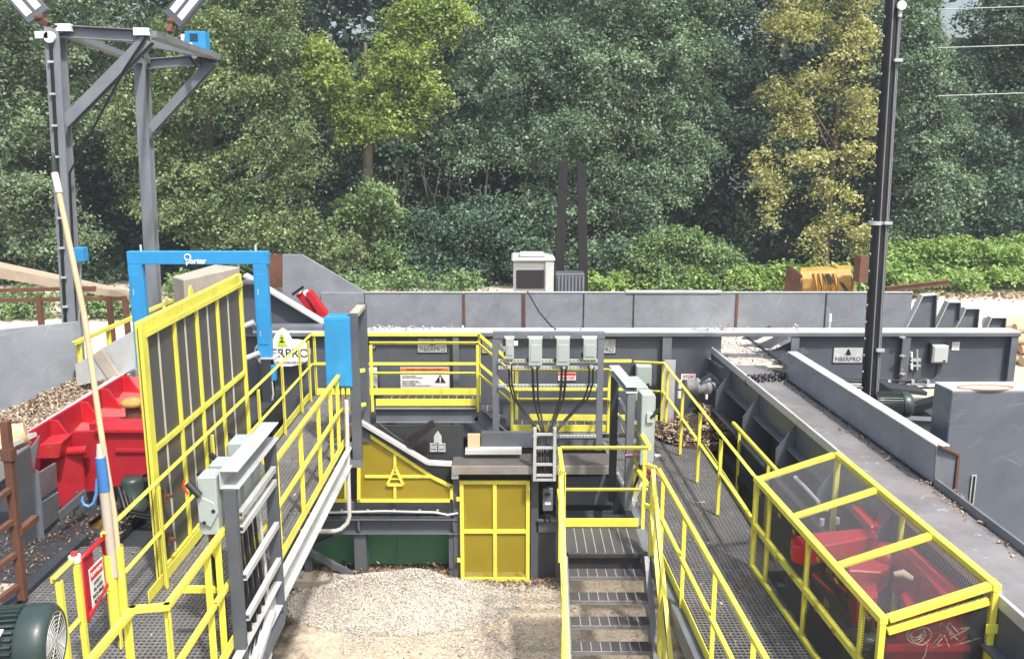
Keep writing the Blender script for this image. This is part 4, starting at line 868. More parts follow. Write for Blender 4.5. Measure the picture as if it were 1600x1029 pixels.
# black mesh screen in a yellow frame
XS = -3.43; s0, s1 = ax(213, 505, XS), ax(373, 427, XS); ZS = (s0.z + s1.z)/2; ya, yb_ = s0.y, s1.y; zb = ZL + .05
t = thing('mesh_screen', (XS, ya, ZL), 'tall black mesh guard screen in a yellow frame along the left walkway', 'mesh screen')
m = MB(); m.quad((XS,ya,zb), (XS,yb_,zb), (XS,yb_,ZS-.05), (XS,ya,ZS-.05)); m.build('mesh', MESHK, t)
bars = []
m = MB(); m.box(XS-.03, XS+.03, ya+.02, ya+.15, ZL, ZS); m.build('frame_post', YEL, t, .003)
m = MB(); m.box(XS-.035, XS+.035, yb_-.06, yb_, ZL, ZS); m.build('frame_post', YEL, t, .003)
m = MB(); m.box(XS-.03, XS+.03, ya+.151, yb_-.061, ZS-.13, ZS); m.box(XS+.0345, XS+.05, ya+.1, yb_-.02, ZS-.155, ZS-.10); m.build('top_bar', YEL, t, .003)
zm = ax(242, 700, XS).z
for z in (zm, zb+.03): m = MB(); m.box(XS-.03, XS+.03, ya+.151, yb_-.061, z-.026, z+.026); m.build('cross_bar', YEL, t, .002)
for k, px in enumerate((274, 310, 343)):
    y = ax(px, 560, XS).y; m = MB(); m.box(XS-.025, XS+.028, y-.024, y+.024, zb+.061, zm-.031); m.box(XS-.025, XS+.028, y-.024, y+.024, zm+.031, ZS-.131); m.build('upright', YEL, t, .002)
CREAM = paint('cream_strip', (.50,.48,.40), .5, .1, None)
for px in (248, 291, 327, 360):
    y = ax(px, 560, XS).y; m = MB(); m.box(XS+.004, XS+.02, y-.006, y+.006, zb+.061, zm-.031); m.box(XS+.004, XS+.02, y-.006, y+.006, zm+.031, ZS-.151); m.build('thin_strip', CREAM, t)
m = MB(); y = ax(300, 480, XS).y; m.prism([(XS-.01, y-.05, ZS), (XS-.01, y+.05, ZS), (XS-.01, y+.05, ZS+.07), (XS-.01, y, ZS+.12), (XS-.01, y-.05, ZS+.07)], (.02,0,0)); m.build('lifting_lug', YEL, t)
m = MB()
for z in (ZL+.35, ZL+.8): m = MB(); m.box(XS+.036, XS+.13, ya+.16, ya+.2, z, z+.03); m.cyl((XS+.055, ya+.18, z-.05), (XS+.055, ya+.18, z+.08), .018); m.build('hinge', RUST, t)
# red debarker
t = thing('debarker', (-5.6, 12, 1), 'red painted steel debarker with stepped teeth and a boxed front', 'debarker')
f = lambda px, py, y: ay(px, py, y)
zt = 3.08
F = [(112,674),(232,671),(232,738),(196,757),(131,770),(113,700)]
m = MB(); m.prism([f(a, b, 11.0) for a, b in F], (0,.06,0)); m.build('front_plate', REDD, t, .006)
a, b = f(84, 676, 10.9), f(236, 671, 10.9); m = MB(); m.box(f(84,0,11).x, f(236,0,11).x, 10.94, 11.4, f(100,674,11).z, f(100,674,11).z+.05); m.build('top_ledge', RED, t, .006)
m = MB(); m.box(f(112,0,11).x+.02, b.x, 10.965, 10.998, f(0,702,11).z-.03, f(0,702,11).z+.02); m.build('front_rib', REDD, t, .004)
# small box on its left
m = MB(); y0 = 10.55; m.hexa([f(57,717,y0), f(92,716,y0), f(113,700,y0+.45), f(66,702,y0+.5)], [f(62,694,y0), f(97,690,y0), f(113,676,y0+.45), f(80,679,y0+.5)]); m.build('side_box', RED, t, .012)
m = MB(); y0 = 10.75; m.prism([f(84,722,y0), f(126,702,y0+.15), f(131,766,y0+.15), (f(92,797,y0))], (.02,.03,0)); h_ = m.build('hatch', REDD, t, .004)
m = MB()
for q in ((87,739),(92,790),(121,770)): c = f(*q, y0-.01); m.cyl(c, c+V((0,-.04,0)), .03, n=6)
m.build('bolt', RUST, h_)
m = MB(); c = f(122, 705, 10.9); m.cyl(c+V((-.1,-.05,.02)), c+V((.15,-.05,.04)), .06); m.build('hinge_boss', RED, t)
# stepped back fence with gussets
E0, E1 = az(48, 674, 3.05), az(199, 583, 3.05); up = V((0,0,1))
m = MB(); m.prism([E0, E1, E1-up*.75, E0-up*.75], (-.04,0,0)); m.build('back_fence', REDD, t, .004)
for u in (.16, .45, .68, .93):
    p = E0.lerp(E1, u); m = MB(); m.prism([p, p + V((.10,0,0)), p + V((.36,-.02,-.42)), p + V((0,0,-.42))], (0,.035,0)); m.build('gusset', RED, t, .003)
for px, py, w, d, dz in ((150,672,.9,.55,0), (165,648,.85,.6,.02), (190,622,.8,.6,.05), (205,610,.6,.5,.1)):
    p = az(px, py, 2.72+dz); m = MB(); m.hexa([(p.x-w*.6,p.y-.1,p.z-.22), (p.x+w*.35,p.y-.2,p.z-.22), (p.x+w*.5,p.y+d,p.z-.2), (p.x-w*.5,p.y+d,p.z-.2)], [(p.x-w*.6,p.y-.1,p.z-.02), (p.x+w*.35,p.y-.2,p.z-.06), (p.x+w*.5,p.y+d,p.z+.06), (p.x-w*.5,p.y+d,p.z+.10)]); m.build('tooth_plate', REDP, t, .01)
m = MB(); p = az(200, 655, 2.85); m.box(p.x-.5, p.x+.7, p.y-.1, p.y+.2, p.z-.2, p.z-.02); m.build('cross_box', REDD, t, .01)
p = ay(207, 632, 12.0); m = MB(); m.cyl((p.x,p.y,2.2), (p.x,p.y,p.z+.02), .10, n=14); s_ = m.build('shaft_post', RUST, t)
m = MB(); m.lathe([(0,.1),(.10,.09),(.15,.05),(.16,0),(.12,-.02)], (p.x,p.y,p.z)); m.build('yellow_cap', YEL_OLD, s_)
# grey infeed conveyor frame in front of the debarker
t = thing('infeed_conveyor', (-5.6, 10, 0), 'dark grey infeed conveyor side frame with upright plates at left', 'conveyor frame')
yq = 10.0
m = MB(); m.prism([f(22,714,yq-.3), f(48,696,yq), f(60,888,yq), f(32,872,yq-.3)], (-.03,.03,0)); m.build('upright_plate', GREY, t, .004)
m = MB(); m.prism([f(48,700,yq+.05), f(62,680,yq+.2), f(56,730,yq+.15), f(53,735,yq+.05)], (-.02,.03,0)); m.build('flare_plate', GREYW, t, .004)
m = MB(); m.prism([f(55,733,yq+.1), f(61,735,yq+.1), f(72,865,yq+.1), f(62,860,yq+.1)], (-.05,.03,0)); m.build('upright_plate', GREYW, t, .004)
for a, b, c_, d in (((62,738),(88,722),(90,760),(66,778)), ((66,784),(92,768),(94,806),(70,828)), ((92,800),(134,764),(137,778),(94,812))):
    m = MB(); m.prism([f(*a,yq+.15), f(*b,yq+.6), f(*c_,yq+.6), f(*d,yq+.15)], (-.03,.02,0)); m.build('side_plate', GREYW if a[1] < 790 else GREY, t, .004)
for q in ((112, 790, 880), (126, 780, 850)):
    p0, p1 = f(q[0], q[1], yq+.9), f(q[0], q[2], yq+.9); m = MB(); m.bar((p1.x,p1.y,.3), p0, .14, .14, (0,1,0)); m.build('leg', GREY, t)
m = MB(); m.bar(f(-40, 705, yq), f(30, 690, yq-.1), .6, .05); m.build('top_plate', GALV, t)
m = MB(); m.box(-8.4, -4.9, 9.0, 14.0, 1.2, 1.9); m.build('drive_base', DARK, t)
m = MB(); m.box(-4.88, -3.7, 9.6, 14.6, 1.0, 1.7); m.build('drive_base', DARK, t)
m = MB(); m.box(-6.6, -4.0, 12.4, 17.5, 1.9, 2.35); m.build('belt_trough', DARK, t)
for px, y in ((196, 10.9), (206, 10.6)):
    m = MB(); c = f(px, 745, y+.3); m.lathe([(.0,.0),(.12,0),(.14,-.05),(.12,-.3),(.16,-.32),(.16,-.5)], c); m.build('drive_hub', GREENM if px > 200 else DARK, t)
m = MB()
for k in range(3): c = f(185+8*k, 760+6*k, 10.8); m.tube([c, c+V((.1,-.1,-.25)), c+V((.35,-.1,-.3)), c+V((.5,0,-.05))], .03, 6)
m.build('hydraulic_hose', BLACK, t)
rng = np.random.default_rng(6); p0, p1 = f(60, 900, 9.6), f(140, 830, 10.4)
pts = [(rng.uniform(-6.2,-4.75), rng.uniform(8.2,11.2), 1.92+rng.uniform(0,.05)) for i in range(1500)]
m = MB(); m.box(-6.6, -4.7, 7.8, 8.99, 1.0, 1.9); one(m, 'concrete_ledge', CONC, 'dusty concrete ledge below the rusty rack at lower left', 'ledge')
tag(chips('bark_litter', pts, CHIPD, (.02,.07), .4, 6), kind='stuff')
m = MB(); a = f(-45, 694, 9.9); m.tube([a, f(-10,688,9.95), f(24,682,10.05), f(42,676,10.1)], [.17,.17,.16,.13], 12)
one(m, 'log', PEEL, 'pale peeled log end lying on the infeed conveyor at the left edge', 'log', bevel=0)
# rusty rack, lower left corner
t = thing('rusty_rack', tuple(f(36, 931, 7.6)), 'rusty ladder like rack of square bars at the lower left edge', 'rack')
yr = 7.6; m = MB(); m.bar(f(36,935,yr), f(8,657,yr), .07, .07, (0,1,0)); m.build('post', RUST, t, .003)
for a, b in (((18,762),(-40,806)), ((22,812),(-40,858)), ((27,863),(-40,912)), ((31,912),(-40,966)), ((-12,690),(-12,1000))):
    m = MB(); m.bar(f(*a,yr), f(*b,yr-.5), .05, .05); m.build('rung', RUST, t, .002)
m = MB(); m.bar(f(28,832,yr), f(56,808,yr+.35), .06, .06); m.build('side_bar', RUST, t, .002); m = MB(); m.bar(f(12,700,yr), f(14,718,yr), .1, .09, (0,1,0)); m.build('collar', RUST, t)
# pike pole, cant hook and their yellow tubes
yp = 6.95
m = MB(); pts = [f(188,900,yp-.02), f(178,800,yp), f(160,690,yp), f(131,490,yp), f(104,360,yp), f(85,268,yp)]; m.tube(pts, [.024,.024,.024,.023,.022,.021], 9)
t = thing('pike_pole', tuple(pts[0]), 'very long pale wooden pike pole standing in a yellow tube', 'pole'); m.build('shaft', paint('pale_pole_wood', (.66,.53,.33), .7, .12, None, .6, (.3,.2,.1), .35), t)
m = MB(); m.tube([pts[-1], f(83,245,yp), f(82.5,238,yp)], [.024,.016,.003], 8); m.build('spike', GREENM, t); m = MB(); m.tube([f(85,270,yp), f(92,300,yp)], .0275, 8); m.build('white_sleeve', WHITE, t)
yk = 6.85; t = thing('cant_hook', tuple(f(176,880,yk)), 'wooden cant hook with a blue collar and curved blue hook', 'hook pole')
m = MB(); m.tube([f(178,900,yk), f(170,830,yk), f(163,765,yk)], [.036,.04,.04], 9); m.tube([f(157,715,yk), f(155,694,yk)], [.034,.02], 8); m.build('shaft', paint('weathered_pole_wood', (.5,.44,.36), .8, .2, None, .6, (.2,.15,.1), .4), t)
m = MB(); m.tube([f(163.5,766,yk), f(157,714,yk)], [.045,.042], 9); m.build('collar', paint('faded_blue_paint', (.05,.18,.48), .5, .15, None), t)
m = MB(); m.tube([f(152,748,yk), f(151,770,yk), f(147,785,yk), f(139,791,yk), f(131,788,yk), f(128,781,yk), f(129.5,775,yk)], [.014,.016,.016,.015,.014,.012,.006], 7); m.build('hook', paint('faded_blue_steel', (.10,.25,.50), .5, .15, (.4,.4,.42), .7), t)
for lab, a, b, r in (('left of two upright yellow tool tubes, holding the cant hook', (170,864), (181,978), .046), ('right of two upright yellow tool tubes, holding the pike pole', (184,852), (193,962), .044)):
    yy = yk if r > .045 else yp; t = thing('tool_tube', tuple(f(*b,yy)), lab, 'tube', 'yellow tool tubes'); m = MB()
    p, q = f(*b,yy), f(*a,yy); m.cyl(p, q, r, n=12, cap=False); m.cyl(p+V((0,0,.02)), q-V((0,0,.001)), r-.006, n=12, cap=False); m.build('tube', YEL, t); m = MB(); m.tube([p, p - V((-.01,0,.12))], .025, 8); m.build('drain_stub', DARK, t)
# red swing gate with danger sign
XG = -3.35; g0, g1 = ax(125, 871, XG), ax(160, 842, XG); t = thing('swing_gate', (XG, g0.y, ZL), 'red perforated swing gate with a small danger sign between yellow posts', 'gate')
zt = (g0.z+g1.z)/2; zb = ax(130, 975, XG).z; y0, y1 = g0.y, g1.y
if zb > zt - .3: zb = zt - .6
m = MB(); m.tube([(XG,y0,zb), (XG,y0,zt), (XG,y1,zt), (XG,y1+.06,zt-.3), (XG,y1,zb+.12), (XG,y0,zb)], .024, 8, False); m.build('frame', RED, t)
PERF = meshmat('red_perforated_plate', (.46,.012,.03), (.045,.045), axes='yz', width=.62, zig=True)
m = MB(); m.box(XG-.004, XG+.004, y0+.026, y0+(y1-y0)*.52, zb+.05, zt-.026); m.build('perforated_plate', PERF, t)
m = MB(); m.box(XG-.02, XG+.02, y1+.0, y1+.1, zt-.6, zt-.22); m.build('latch_plate', RED, t)
m = MB(); ym = (y0+y1)/2+.02; m.box(XG+.006, XG+.012, ym-.115, ym+.115, zt-.47, zt-.14); s_ = m.build('danger_sign', WHITE, t)
m = MB(); m.box(XG+.0125, XG+.0135, ym-.105, ym+.105, zt-.245, zt-.15); m.build('header', REDINK, s_)
text_mesh('header_lettering', 'DANGER', .05, (XG+.0145, ym, zt-.198), WHITE, s_, normal='right')
for k, s in enumerate(('SAFETY', 'GLASSES', 'REQUIRED', 'BEYOND', 'THIS POINT')[:4]): text_mesh('lettering', s, .042, (XG+.0135, ym, zt-.285-.05*k), INK, s_, normal='right')
m = MB(); m.cyl((XG, y0-.08, zt+.02), (XG, y0-.08, zt+.07), .045); m.build('latch_body', WHITE, t); m = MB(); m.cyl((XG, y0-.08, zt+.07), (XG, y0-.08, zt+.10), .025); m.build('latch_knob', REDINK, t)
m = MB(); m.prism([ax(186,843,XG)+V((-.4,.3,0)), ax(205,828,XG)+V((-.4,.3,0)), ax(222,830,XG)+V((-.4,.3,0)), ax(222,842,XG)+V((-.4,.3,0)), ax(200,848,XG)+V((-.4,.3,0))], (0,0,.02)); one(m, 'floor_plate', YEL_OLD, 'faded yellow plate lying on the grating behind the tool tubes', 'steel plate')
# big green motor at the lower left corner
def motor(lab, c, axis, r, ln, up_eye=True, grp='ribbed electric motors', fins=18, vertical=False):
    c = V(c); d = V(axis).normalized(); t = thing('electric_motor', tuple(c), lab, 'motor', grp)
    m = MB(); m.lathe([(0,0),(r*.86,0),(r*.88,ln*.02),(r*.88,ln*.74),(0,ln*.74)], c, d, 28)
    A_ = d.orthogonal().normalized(); B_ = d.cross(A_)
    m.build('body', GREENM, t)
    m = MB()
    for i in range(fins*2):
        a = 2*math.pi*i/(fins*2); n_ = A_*math.cos(a) + B_*math.sin(a); m.bar(c + n_*r*.92 + d*ln*.04, c + n_*r*.92 + d*ln*.70, .010, r*.16, n_)
    tag(m.build('cooling_fin', GREENM, t), kind='stuff')
    m = MB(); m.lathe([(r*.97,ln*.72),(r*1.0,ln*.735),(r*1.0,ln*.90),(r*.96,ln*.96),(r*.84,ln*1.0),(r*.80,ln*1.0),(r*.80,ln*.98),(0,ln*.98)], c, d, 32); m.build('fan_cover', GREENM, t)
    m = MB()
    for k in range(7): rr = r*.76*(k+1)/7; m.tube([c + d*(ln*.99) + (A_*math.cos(j*.314)+B_*math.sin(j*.314))*rr for j in range(20)], .004, 4, True)
    for k in range(4): n_ = A_*math.cos(k*.785)+B_*math.sin(k*.785); m.bar(c+d*ln*.99-n_*r*.78, c+d*ln*.99+n_*r*.78, .006, .006, d)
    m.build('fan_grille', GALV, t)
    if up_eye:
        m = MB(); u = V((0,0,1)); e = c + d*ln*.28 + u*r*.98; q = d.cross(u); m.box(e.x-.09, e.x+.09, e.y-.07, e.y+.07, e.z-.03, e.z+.035); m.build('terminal_box', GREENM, t, .01)
        e = c + d*ln*.12 + u*r*1.08; m = MB(); m.tube([e + (q*math.cos(j*.628)+u*math.sin(j*.628))*.03 for j in range(10)], .009, 6, True); m.build('lifting_eye', GALV, t)
        e = c + d*ln*.75 + (u*.55 - V((0,1,0))*.8).normalized()*r*1.004; 
    return t
c = ay(-82, 1014, 4.75); t = motor('large dark green motor with white fan grille at the lower left corner', c, (1,.16,0), .225, .60)
m = MB(); q = c + V((.38,-.13,.205)); m.bar(q, q+V((.0,-.045,-.02)), .09, .004, (0,-.5,.8)); m.build('rating_plate', WHITE, t)
m = MB(); m.box(c.x-.02, c.x+.35, c.y-.2, c.y+.2, c.z-.30, c.z-.235); m.box(c.x+.02, c.x+.3, c.y-.15, c.y+.15, ZL, c.z-.301); m.build('pedestal', DARK, t)
m = MB(); a = ax(2, 985, -2.62); m.bar((-2.63,4.2,ZL),( -2.63,4.2,ZL+1.3), .05,.05,(0,1,0)); 
# left switch frame
SX = -2.25
t = thing('switch_rack', (SX, 7.5, 2.2), 'grey channel frame with pale switch boxes and cables at the left walkway', 'switch frame', 'frames carrying electrical switches')
n0, n1 = az(366, 735, 4.0), az(418, 662, 4.0); SX = (n0.x+n1.x)/2 - .02; y0, y1 = n0.y, n1.y; ZT = 4.0
m = MB(); m.channel((SX, y0, ZT-.08), (SX, y1+.06, ZT-.08), .16, .16, .012, side=-1); m.build('top_channel', GALV, t, .003)
m = MB(); m.channel((SX, y0+.02, 1.2), (SX, y0+.02, ZT-.162), .10, .07, .012, (0,1,0), side=-1); m.build('post', GREY, t, .003)
m = MB(); m.channel((SX, y1, 1.98), (SX, y1, ZT-.162), .105, .075, .012, (0,1,0), side=-1); m.build('post', GREY, t, .003)
m = MB(); m.bar((SX, y0+.08, 2.03), (SX, y1-.06, 2.03), .14, .10); m.build('bottom_bar', GREY, t, .003)
STRUT = GALV
for z in (ZT-.42, ZT-.55, ZT-.98, ZT-1.35): m = MB(); m.channel((SX+.045, y0+.085, z), (SX+.045, y1-.07, z), .045, .055, .005, side=1); m.build('strut', STRUT if z > ZT-.5 else GREYT, t, .001)
for yy in (4.6, 7.8): pass
def switch_box(par, c, w, h, d, facing, handle=True, nm='switch_box', mt=None):
    """enclosure centred at c; facing is a unit vector for its door"""
    c = V(c); fz = V(facing); sd_ = fz.cross(V((0,0,1))).normalized(); m = MB(); up = V((0,0,1))
    m.bar(c - up*h/2, c + up*h/2, w, d, fz); b = m.build(nm, mt or PALE, par, .008)
    m = MB(); m.bar(c + fz*(d/2+.009) - up*(h/2-.04), c + fz*(d/2+.009) + up*(h/2-.04), w-.05, .016, fz); m.build('door', mt or PALE, b, .004)
    if handle:
        p = c + fz*d*.15 + sd_*(w/2+.02) + up*h*.18; m = MB(); m.bar(p, p + fz*.12 + up*.12, .035, .045, sd_); m.build('handle', INK, b); m = MB(); m.bar(p - up*.06, p + up*.06, .03, .09, fz); m.build('handle_base', GALV, b)
    return b
W_ = V((-1,0,0))
big = switch_box(t, (SX-.17, y0+.06, ZT-.29), .20, .50, .15, (-1,0,0))
m = MB(); q = V((SX-.17, y0-.05, ZT-.30)); m.prism([q + V((-.08,0,.12)), q + V((.06,0,.05)), q + V((.09,0,-.03)), q + V((.02,0,-.16)), q + V((-.07,0,-.11))], (0,-.015,0)); m.build('front_plate', PALE, big, .003)
m = MB(); q2 = q + V((.05,-.017,-.02)); m.cyl(q2, q2+V((0,-.004,0)), .016); m.cyl(q+V((-.03,-.017,-.12)), q+V((-.03,-.021,-.12)), .016); m.build('hole', INK, big)
m = MB(); a = q + V((-.14,-.02,.22)); m.cyl(a, a+V((.10,-.02,-.10)), .03); m.build('lever', INK, big); m = MB(); m.tube([a+V((-.02,0,.03)), a+V((-.04,0,-.02)), a+V((0,-.01,-.09))], .010, 6); m.build('red_stripe', REDINK, big)
switch_box(t, (SX-.18, y0+.40, ZT-.23), .22, .34, .16, (-1,0,0))
switch_box(t, (SX-.18, y0+.92, ZT-.22), .26, .36, .16, (-1,0,0))
for k, yy in enumerate((y0+.30, y0+.62, y0+.92)):
    m = MB(); m.box(SX-.085, SX-.04, yy-.10, yy+.10, ZT-.52, ZT-.17); m.build('back_plate', PALE, t, .004)
rnd = random.Random(3)
for k in range(5):
    yy = y0 + .30 + .15*k; m = MB(); yl_ = y0 + .1 + .09*k
    m.tube([(SX-.05, yy, ZT-.55), (SX-.04, yy+.02, ZT-.9), (SX-.03, yy+.05, ZT-1.3), (SX-.0, yy-.02, ZT-1.65), (SX-.05, yy-.2, ZT-1.95)], .022 if k < 3 else .016, 8); m.build('cable', BLACK if k < 4 else PALEG, t)
    m = MB(); m.cyl((SX-.05, yy, ZT-.62), (SX-.05, yy, ZT-.55), .03); m.build('cable_gland', YEL if k % 2 == 0 else GALV, t)
m = MB(); m.tube([(SX-.17, y0+.02, ZT-.55), (SX-.15, y0-.02, ZT-.9), (SX-.12, y0+.0, ZT-1.15), (SX-.12, y0+.01, ZT-2.4)], .03, 8); m.build('cable', BLACK, t)
m = MB(); m.cyl((SX-.17, y0+.02, ZT-.63), (SX-.17, y0+.02, ZT-.545), .035); m.build('cable_gland', RUST, t)
m = MB(); m.cyl((SX-.155, y0-.0, ZT-.76), (SX-.165, y0+.01, ZT-.64), .032); m.build('cable_gland', YEL, t)
m = MB(); m.bar((SX-.12, y0-.02, ZL+.55), (SX-.45, y0-.02, ZL+.55), .05, .05); m.build('stay_bar', YEL, t, .002)
for z, dy in ((1.9, .9), (1.6, .7)): m = MB(); m.channel((SX+.02, y0-.4, z), (SX+.02, y0+dy, z+.35), .08, .06, .006, side=1); m.build('cable_tray', GALV, t, .002)
# blue cabinet on its own frame
p0, p1 = ay(551, 490, 12.0), ay(553, 716, 12.0)
t = thing('cabinet_stand', (p0.x, 12.0, 2), 'grey rectangular post frame standing at the walkway end beside the blue cabinet', 'post frame')
for yy in (12.0, 12.75): m = MB(); m.channel((p0.x, yy, p1.z), (p0.x, yy, p0.z-.0), .13, .10, .012, (0,1,0), side=-1); m.build('post', GREY, t, .003)
m = MB(); m.bar((p0.x, 12.05, p0.z-.03), (p0.x, 12.70, p0.z-.03), .12, .06); m.build('top_bar', CONC, t, .003)
m = MB(); m.bar((p0.x, 12.06, p1.z+.6), (p0.x, 12.69, p1.z+.6), .06, .06); m.build('cross_bar', GREY, t, .003)
q = ay(517, 719, 12.0); m = MB(); m.bar((q.x, 12.0, p1.z-.06), (p0.x+.06, 12.0, p1.z-.06), .12, .11); m.build('bottom_bar', GREYW, t, .003)
a, b = ay(512, 605, 11.9), ay(546, 495, 11.9); t = thing('cabinet', ((a.x+b.x)/2, 12, a.z), 'bright blue tall electrical cabinet hung on the grey post frame', 'cabinet')
m = MB(); m.box(a.x, b.x, 11.9, 12.16, a.z, b.z); m.build('body', BLUE, t, .006)
m = MB(); m.box(a.x-.012, b.x-.01, 11.885, 11.899, a.z+.02, b.z-.02); m.build('door', BLUE, t, .004)
for z in (a.z+.12, (a.z+b.z)/2, b.z-.15): m = MB(); m.box(a.x-.03, a.x-.002, 11.93, 11.97, z-.03, z+.03); m.build('hinge', BLUE, t)
m = MB()
for k in range(3): m.cyl((a.x+.08+.07*k, 12.02, a.z-.06), (a.x+.08+.07*k, 12.02, a.z), .016); m.tube([(a.x+.08+.07*k, 12.02, a.z-.06), (a.x+.1+.06*k, 12.02, a.z-.5), (b.x, 12.05, a.z-.8)], .01, 6)
m.build('cable', YEL_OLD, t)
WPIPE = paint('white_pipe', (.58,.58,.56), .5, .1, None, .6, (.4,.36,.3), .4)
m = MB(); m.tube([ay(p, q, 11.86) for p, q in ((541,625),(543,700),(546,806),(543,816),(533,826),(524,829),(470,829))], .030, 9)
one(m, 'drain_pipe', WPIPE, 'white pipe dropping from the blue cabinet and bending left', 'pipe')
# ---------------------------------------------------------------- right side: belt conveyor, chute, box, pole, cage
cl = lambda y: 3.49 + (14.84-y)*.056 if y > 9.84 else 3.77 + (9.84-y)*.0217
cr = lambda y: 4.16 + (13.3-y)*.062 if y > 8.6 else 4.45 + (8.6-y)*.03
PZ = 3.05
BELT = paint('polished_belt_steel', (.235,.228,.235), .36, .3, (.40,.39,.40), .58, (.27,.205,.14), .8, .1, False, .7)
t = thing('belt_conveyor', (4, 9, 0), 'long grey outfeed conveyor pan running from the beam opening to the right corner', 'conveyor')
ys = [14.15, 12, 10, 8, 6, 3]
m = MB()
for a, b in zip(ys, ys[1:]): m.quad((cl(a),a,PZ), (cl(b),b,PZ), (cr(b),b,PZ), (cr(a),a,PZ)); m.quad((cl(a),a,PZ-.03), (cr(a),a,PZ-.03), (cr(b),b,PZ-.03), (cl(b),b,PZ-.03))
m.build('pan', BELT, t)
m = MB(); sd = MB()
for a, b in zip([15.1]+ys, ys):
    m.bar((cl(a)-.02,a,PZ+.035), (cl(b)-.02,b,PZ+.035), .035, .10); sd.bar((cl(a)-.025,a,PZ-.18), (cl(b)-.025,b,PZ-.18), .012, .32)
    sd.bar((cl(a)-.07,a,PZ-.35), (cl(b)-.07,b,PZ-.35), .12, .02)
m.build('edge_strip', GALV, t); sd.build('side_web', GREY, t)
for y in (13.9, 12.5, 11.1, 9.7, 8.3):
    m = MB(); x = cl(y); m.prism([(x-.035,y,PZ-.03), (x-.26,y,PZ-.36), (x-.26,y,.2), (x+.2,y,.2), (x+.2,y,PZ-.04), (x,y,PZ-.04)], (0,.025,0)); m.build('frame_plate', GREY, t, .003)
m = MB(); m.bar((cl(14)-.25,14,2.35), (cl(8)-.25,8,2.35), .1, .03); m.bar((cl(14)-.25,14,1.75), (cl(8)-.25,8,1.75), .1, .14); m.build('side_rail', DARK, t)
m = MB(); m.box(3.75, 4.4, 4, 14, 1.6, 2.5); m.build('return_trough', DARK, t)
# chute behind: pale plates with flights
CHUTE = paint('scraped_pale_steel', (.52,.48,.42), .5, .28, (.68,.66,.62), .5, (.24,.18,.12), .6, .1, False)
m = MB(); m.quad((3.46,14.3,2.97), (4.72,14.3,2.97), (5.3,17.9,2.74), (3.3,17.9,2.74)); m.quad((3.46,14.3,2.94), (3.3,17.9,2.71), (5.3,17.9,2.71), (4.72,14.3,2.94)); m.build('chute_plate', CHUTE, t)
for k, (px, py) in enumerate(((1172,528), (1192,541), (1209,553), (1222,565))):
    p = az(px, py, 3.0); m = MB(); m.prism([p + V((-.16,0,-.02)), p + V((.1,-.1,-.02)), p + V((.5,.2,.10)), p + V((.42,.28,.16))], (.02,.04,.02)); m.build('flight', DARK, t)
m = MB(); a, b = az(1165,525,3.0), az(1232,575,3.0); m.bar(a, b, .03, .04); m.build('chain', BLACK, t)
m = MB(); a, b = az(1166,598,3.03), az(1233,594,3.03)
m.cyl(a, b, .055, n=12)
for i in range(13):
    p = a.lerp(b, (i+.5)/13)
    for j in range(8): n_ = V((0, math.cos(j*.785+i*.3), math.sin(j*.785+i*.3))); m.bar(p+n_*.05, p+n_*.13, .022, .03, (1,0,0))
m.build('spiked_roller', DARK, t)
# right side wall of the conveyor
m = MB(); W0, W1 = 13.25, 8.95
x0, x1 = cr(W0)+.02, cr(W1)+.02
m.hexa([(x0,W0,PZ-.3), (x1,W1,PZ-.3), (x1+.05,W1,PZ-.3), (x0+.05,W0,PZ-.3)], [(x0,W0,3.47), (x1,W1,3.47), (x1+.05,W1,3.47), (x0+.05,W0,3.47)]); m.build('side_wall', WALLG, t, .006)
m = MB(); m.bar((x0+.07,W0,3.483), (x1+.07,W1,3.483), .15, .022); m.build('wall_cap', GREYT, t, .004)
m = MB(); m.prism([(x1-.005,W1-.01,3.49), (x1+.12,W1-.0,3.46), (x1+.24,W1+.02,3.38), (x1+.24,W1+.02,PZ-.3), (x1+.02,W1-.03,PZ-.3)], (.0,.03,0)); m.build('end_plate', GREYW, t, .004)
m = MB(); m.bar((x1+.02,W1-.02,3.49), (x1+.25,W1+.02,3.39), .08, .02); m.bar((x1+.25,W1+.01,3.37), (x1+.25,W1+.01,2.8), .025, .03, (0,1,0)); m.build('end_rim', RUST, t)
m = MB(); m.bar((x0+.01,W0,PZ+.015), (x1+.01,W1,PZ+.015), .05, .03); m.build('wear_strip', DARK, t)
m = MB(); m.bar((cr(8.9)+.03,8.9,PZ+.03), (cr(3)+.03,3,PZ+.03), .03, .12); m.bar((cr(8.9)+.08,8.9,PZ-.03), (cr(3)+.08,3,PZ-.03), .06, .02); m.build('low_lip', GREYW, t)
rng = np.random.default_rng(9); P = []
for i in range(420): y = 14.4 + 3.4*rng.random(); P.append((rng.uniform(3.5, 5.1), y, 2.99 - (y-14.3)*.0625 + rng.uniform(0,.04)))
for i in range(240):
    y = rng.uniform(4, 14); P.append((cr(y) - .0 - abs(rng.normal(0,.06)), y, PZ+.01+rng.uniform(0,.02)))
for i in range(120):
    u = rng.random(); P.append((x1+.02+rng.uniform(0,.10), W1-.3+rng.uniform(-.3,.1), PZ-.0+rng.uniform(0,.06)))
tag(chips('wood_scraps', P, CHIPB, (.02,.075), .4, 9), kind='stuff')
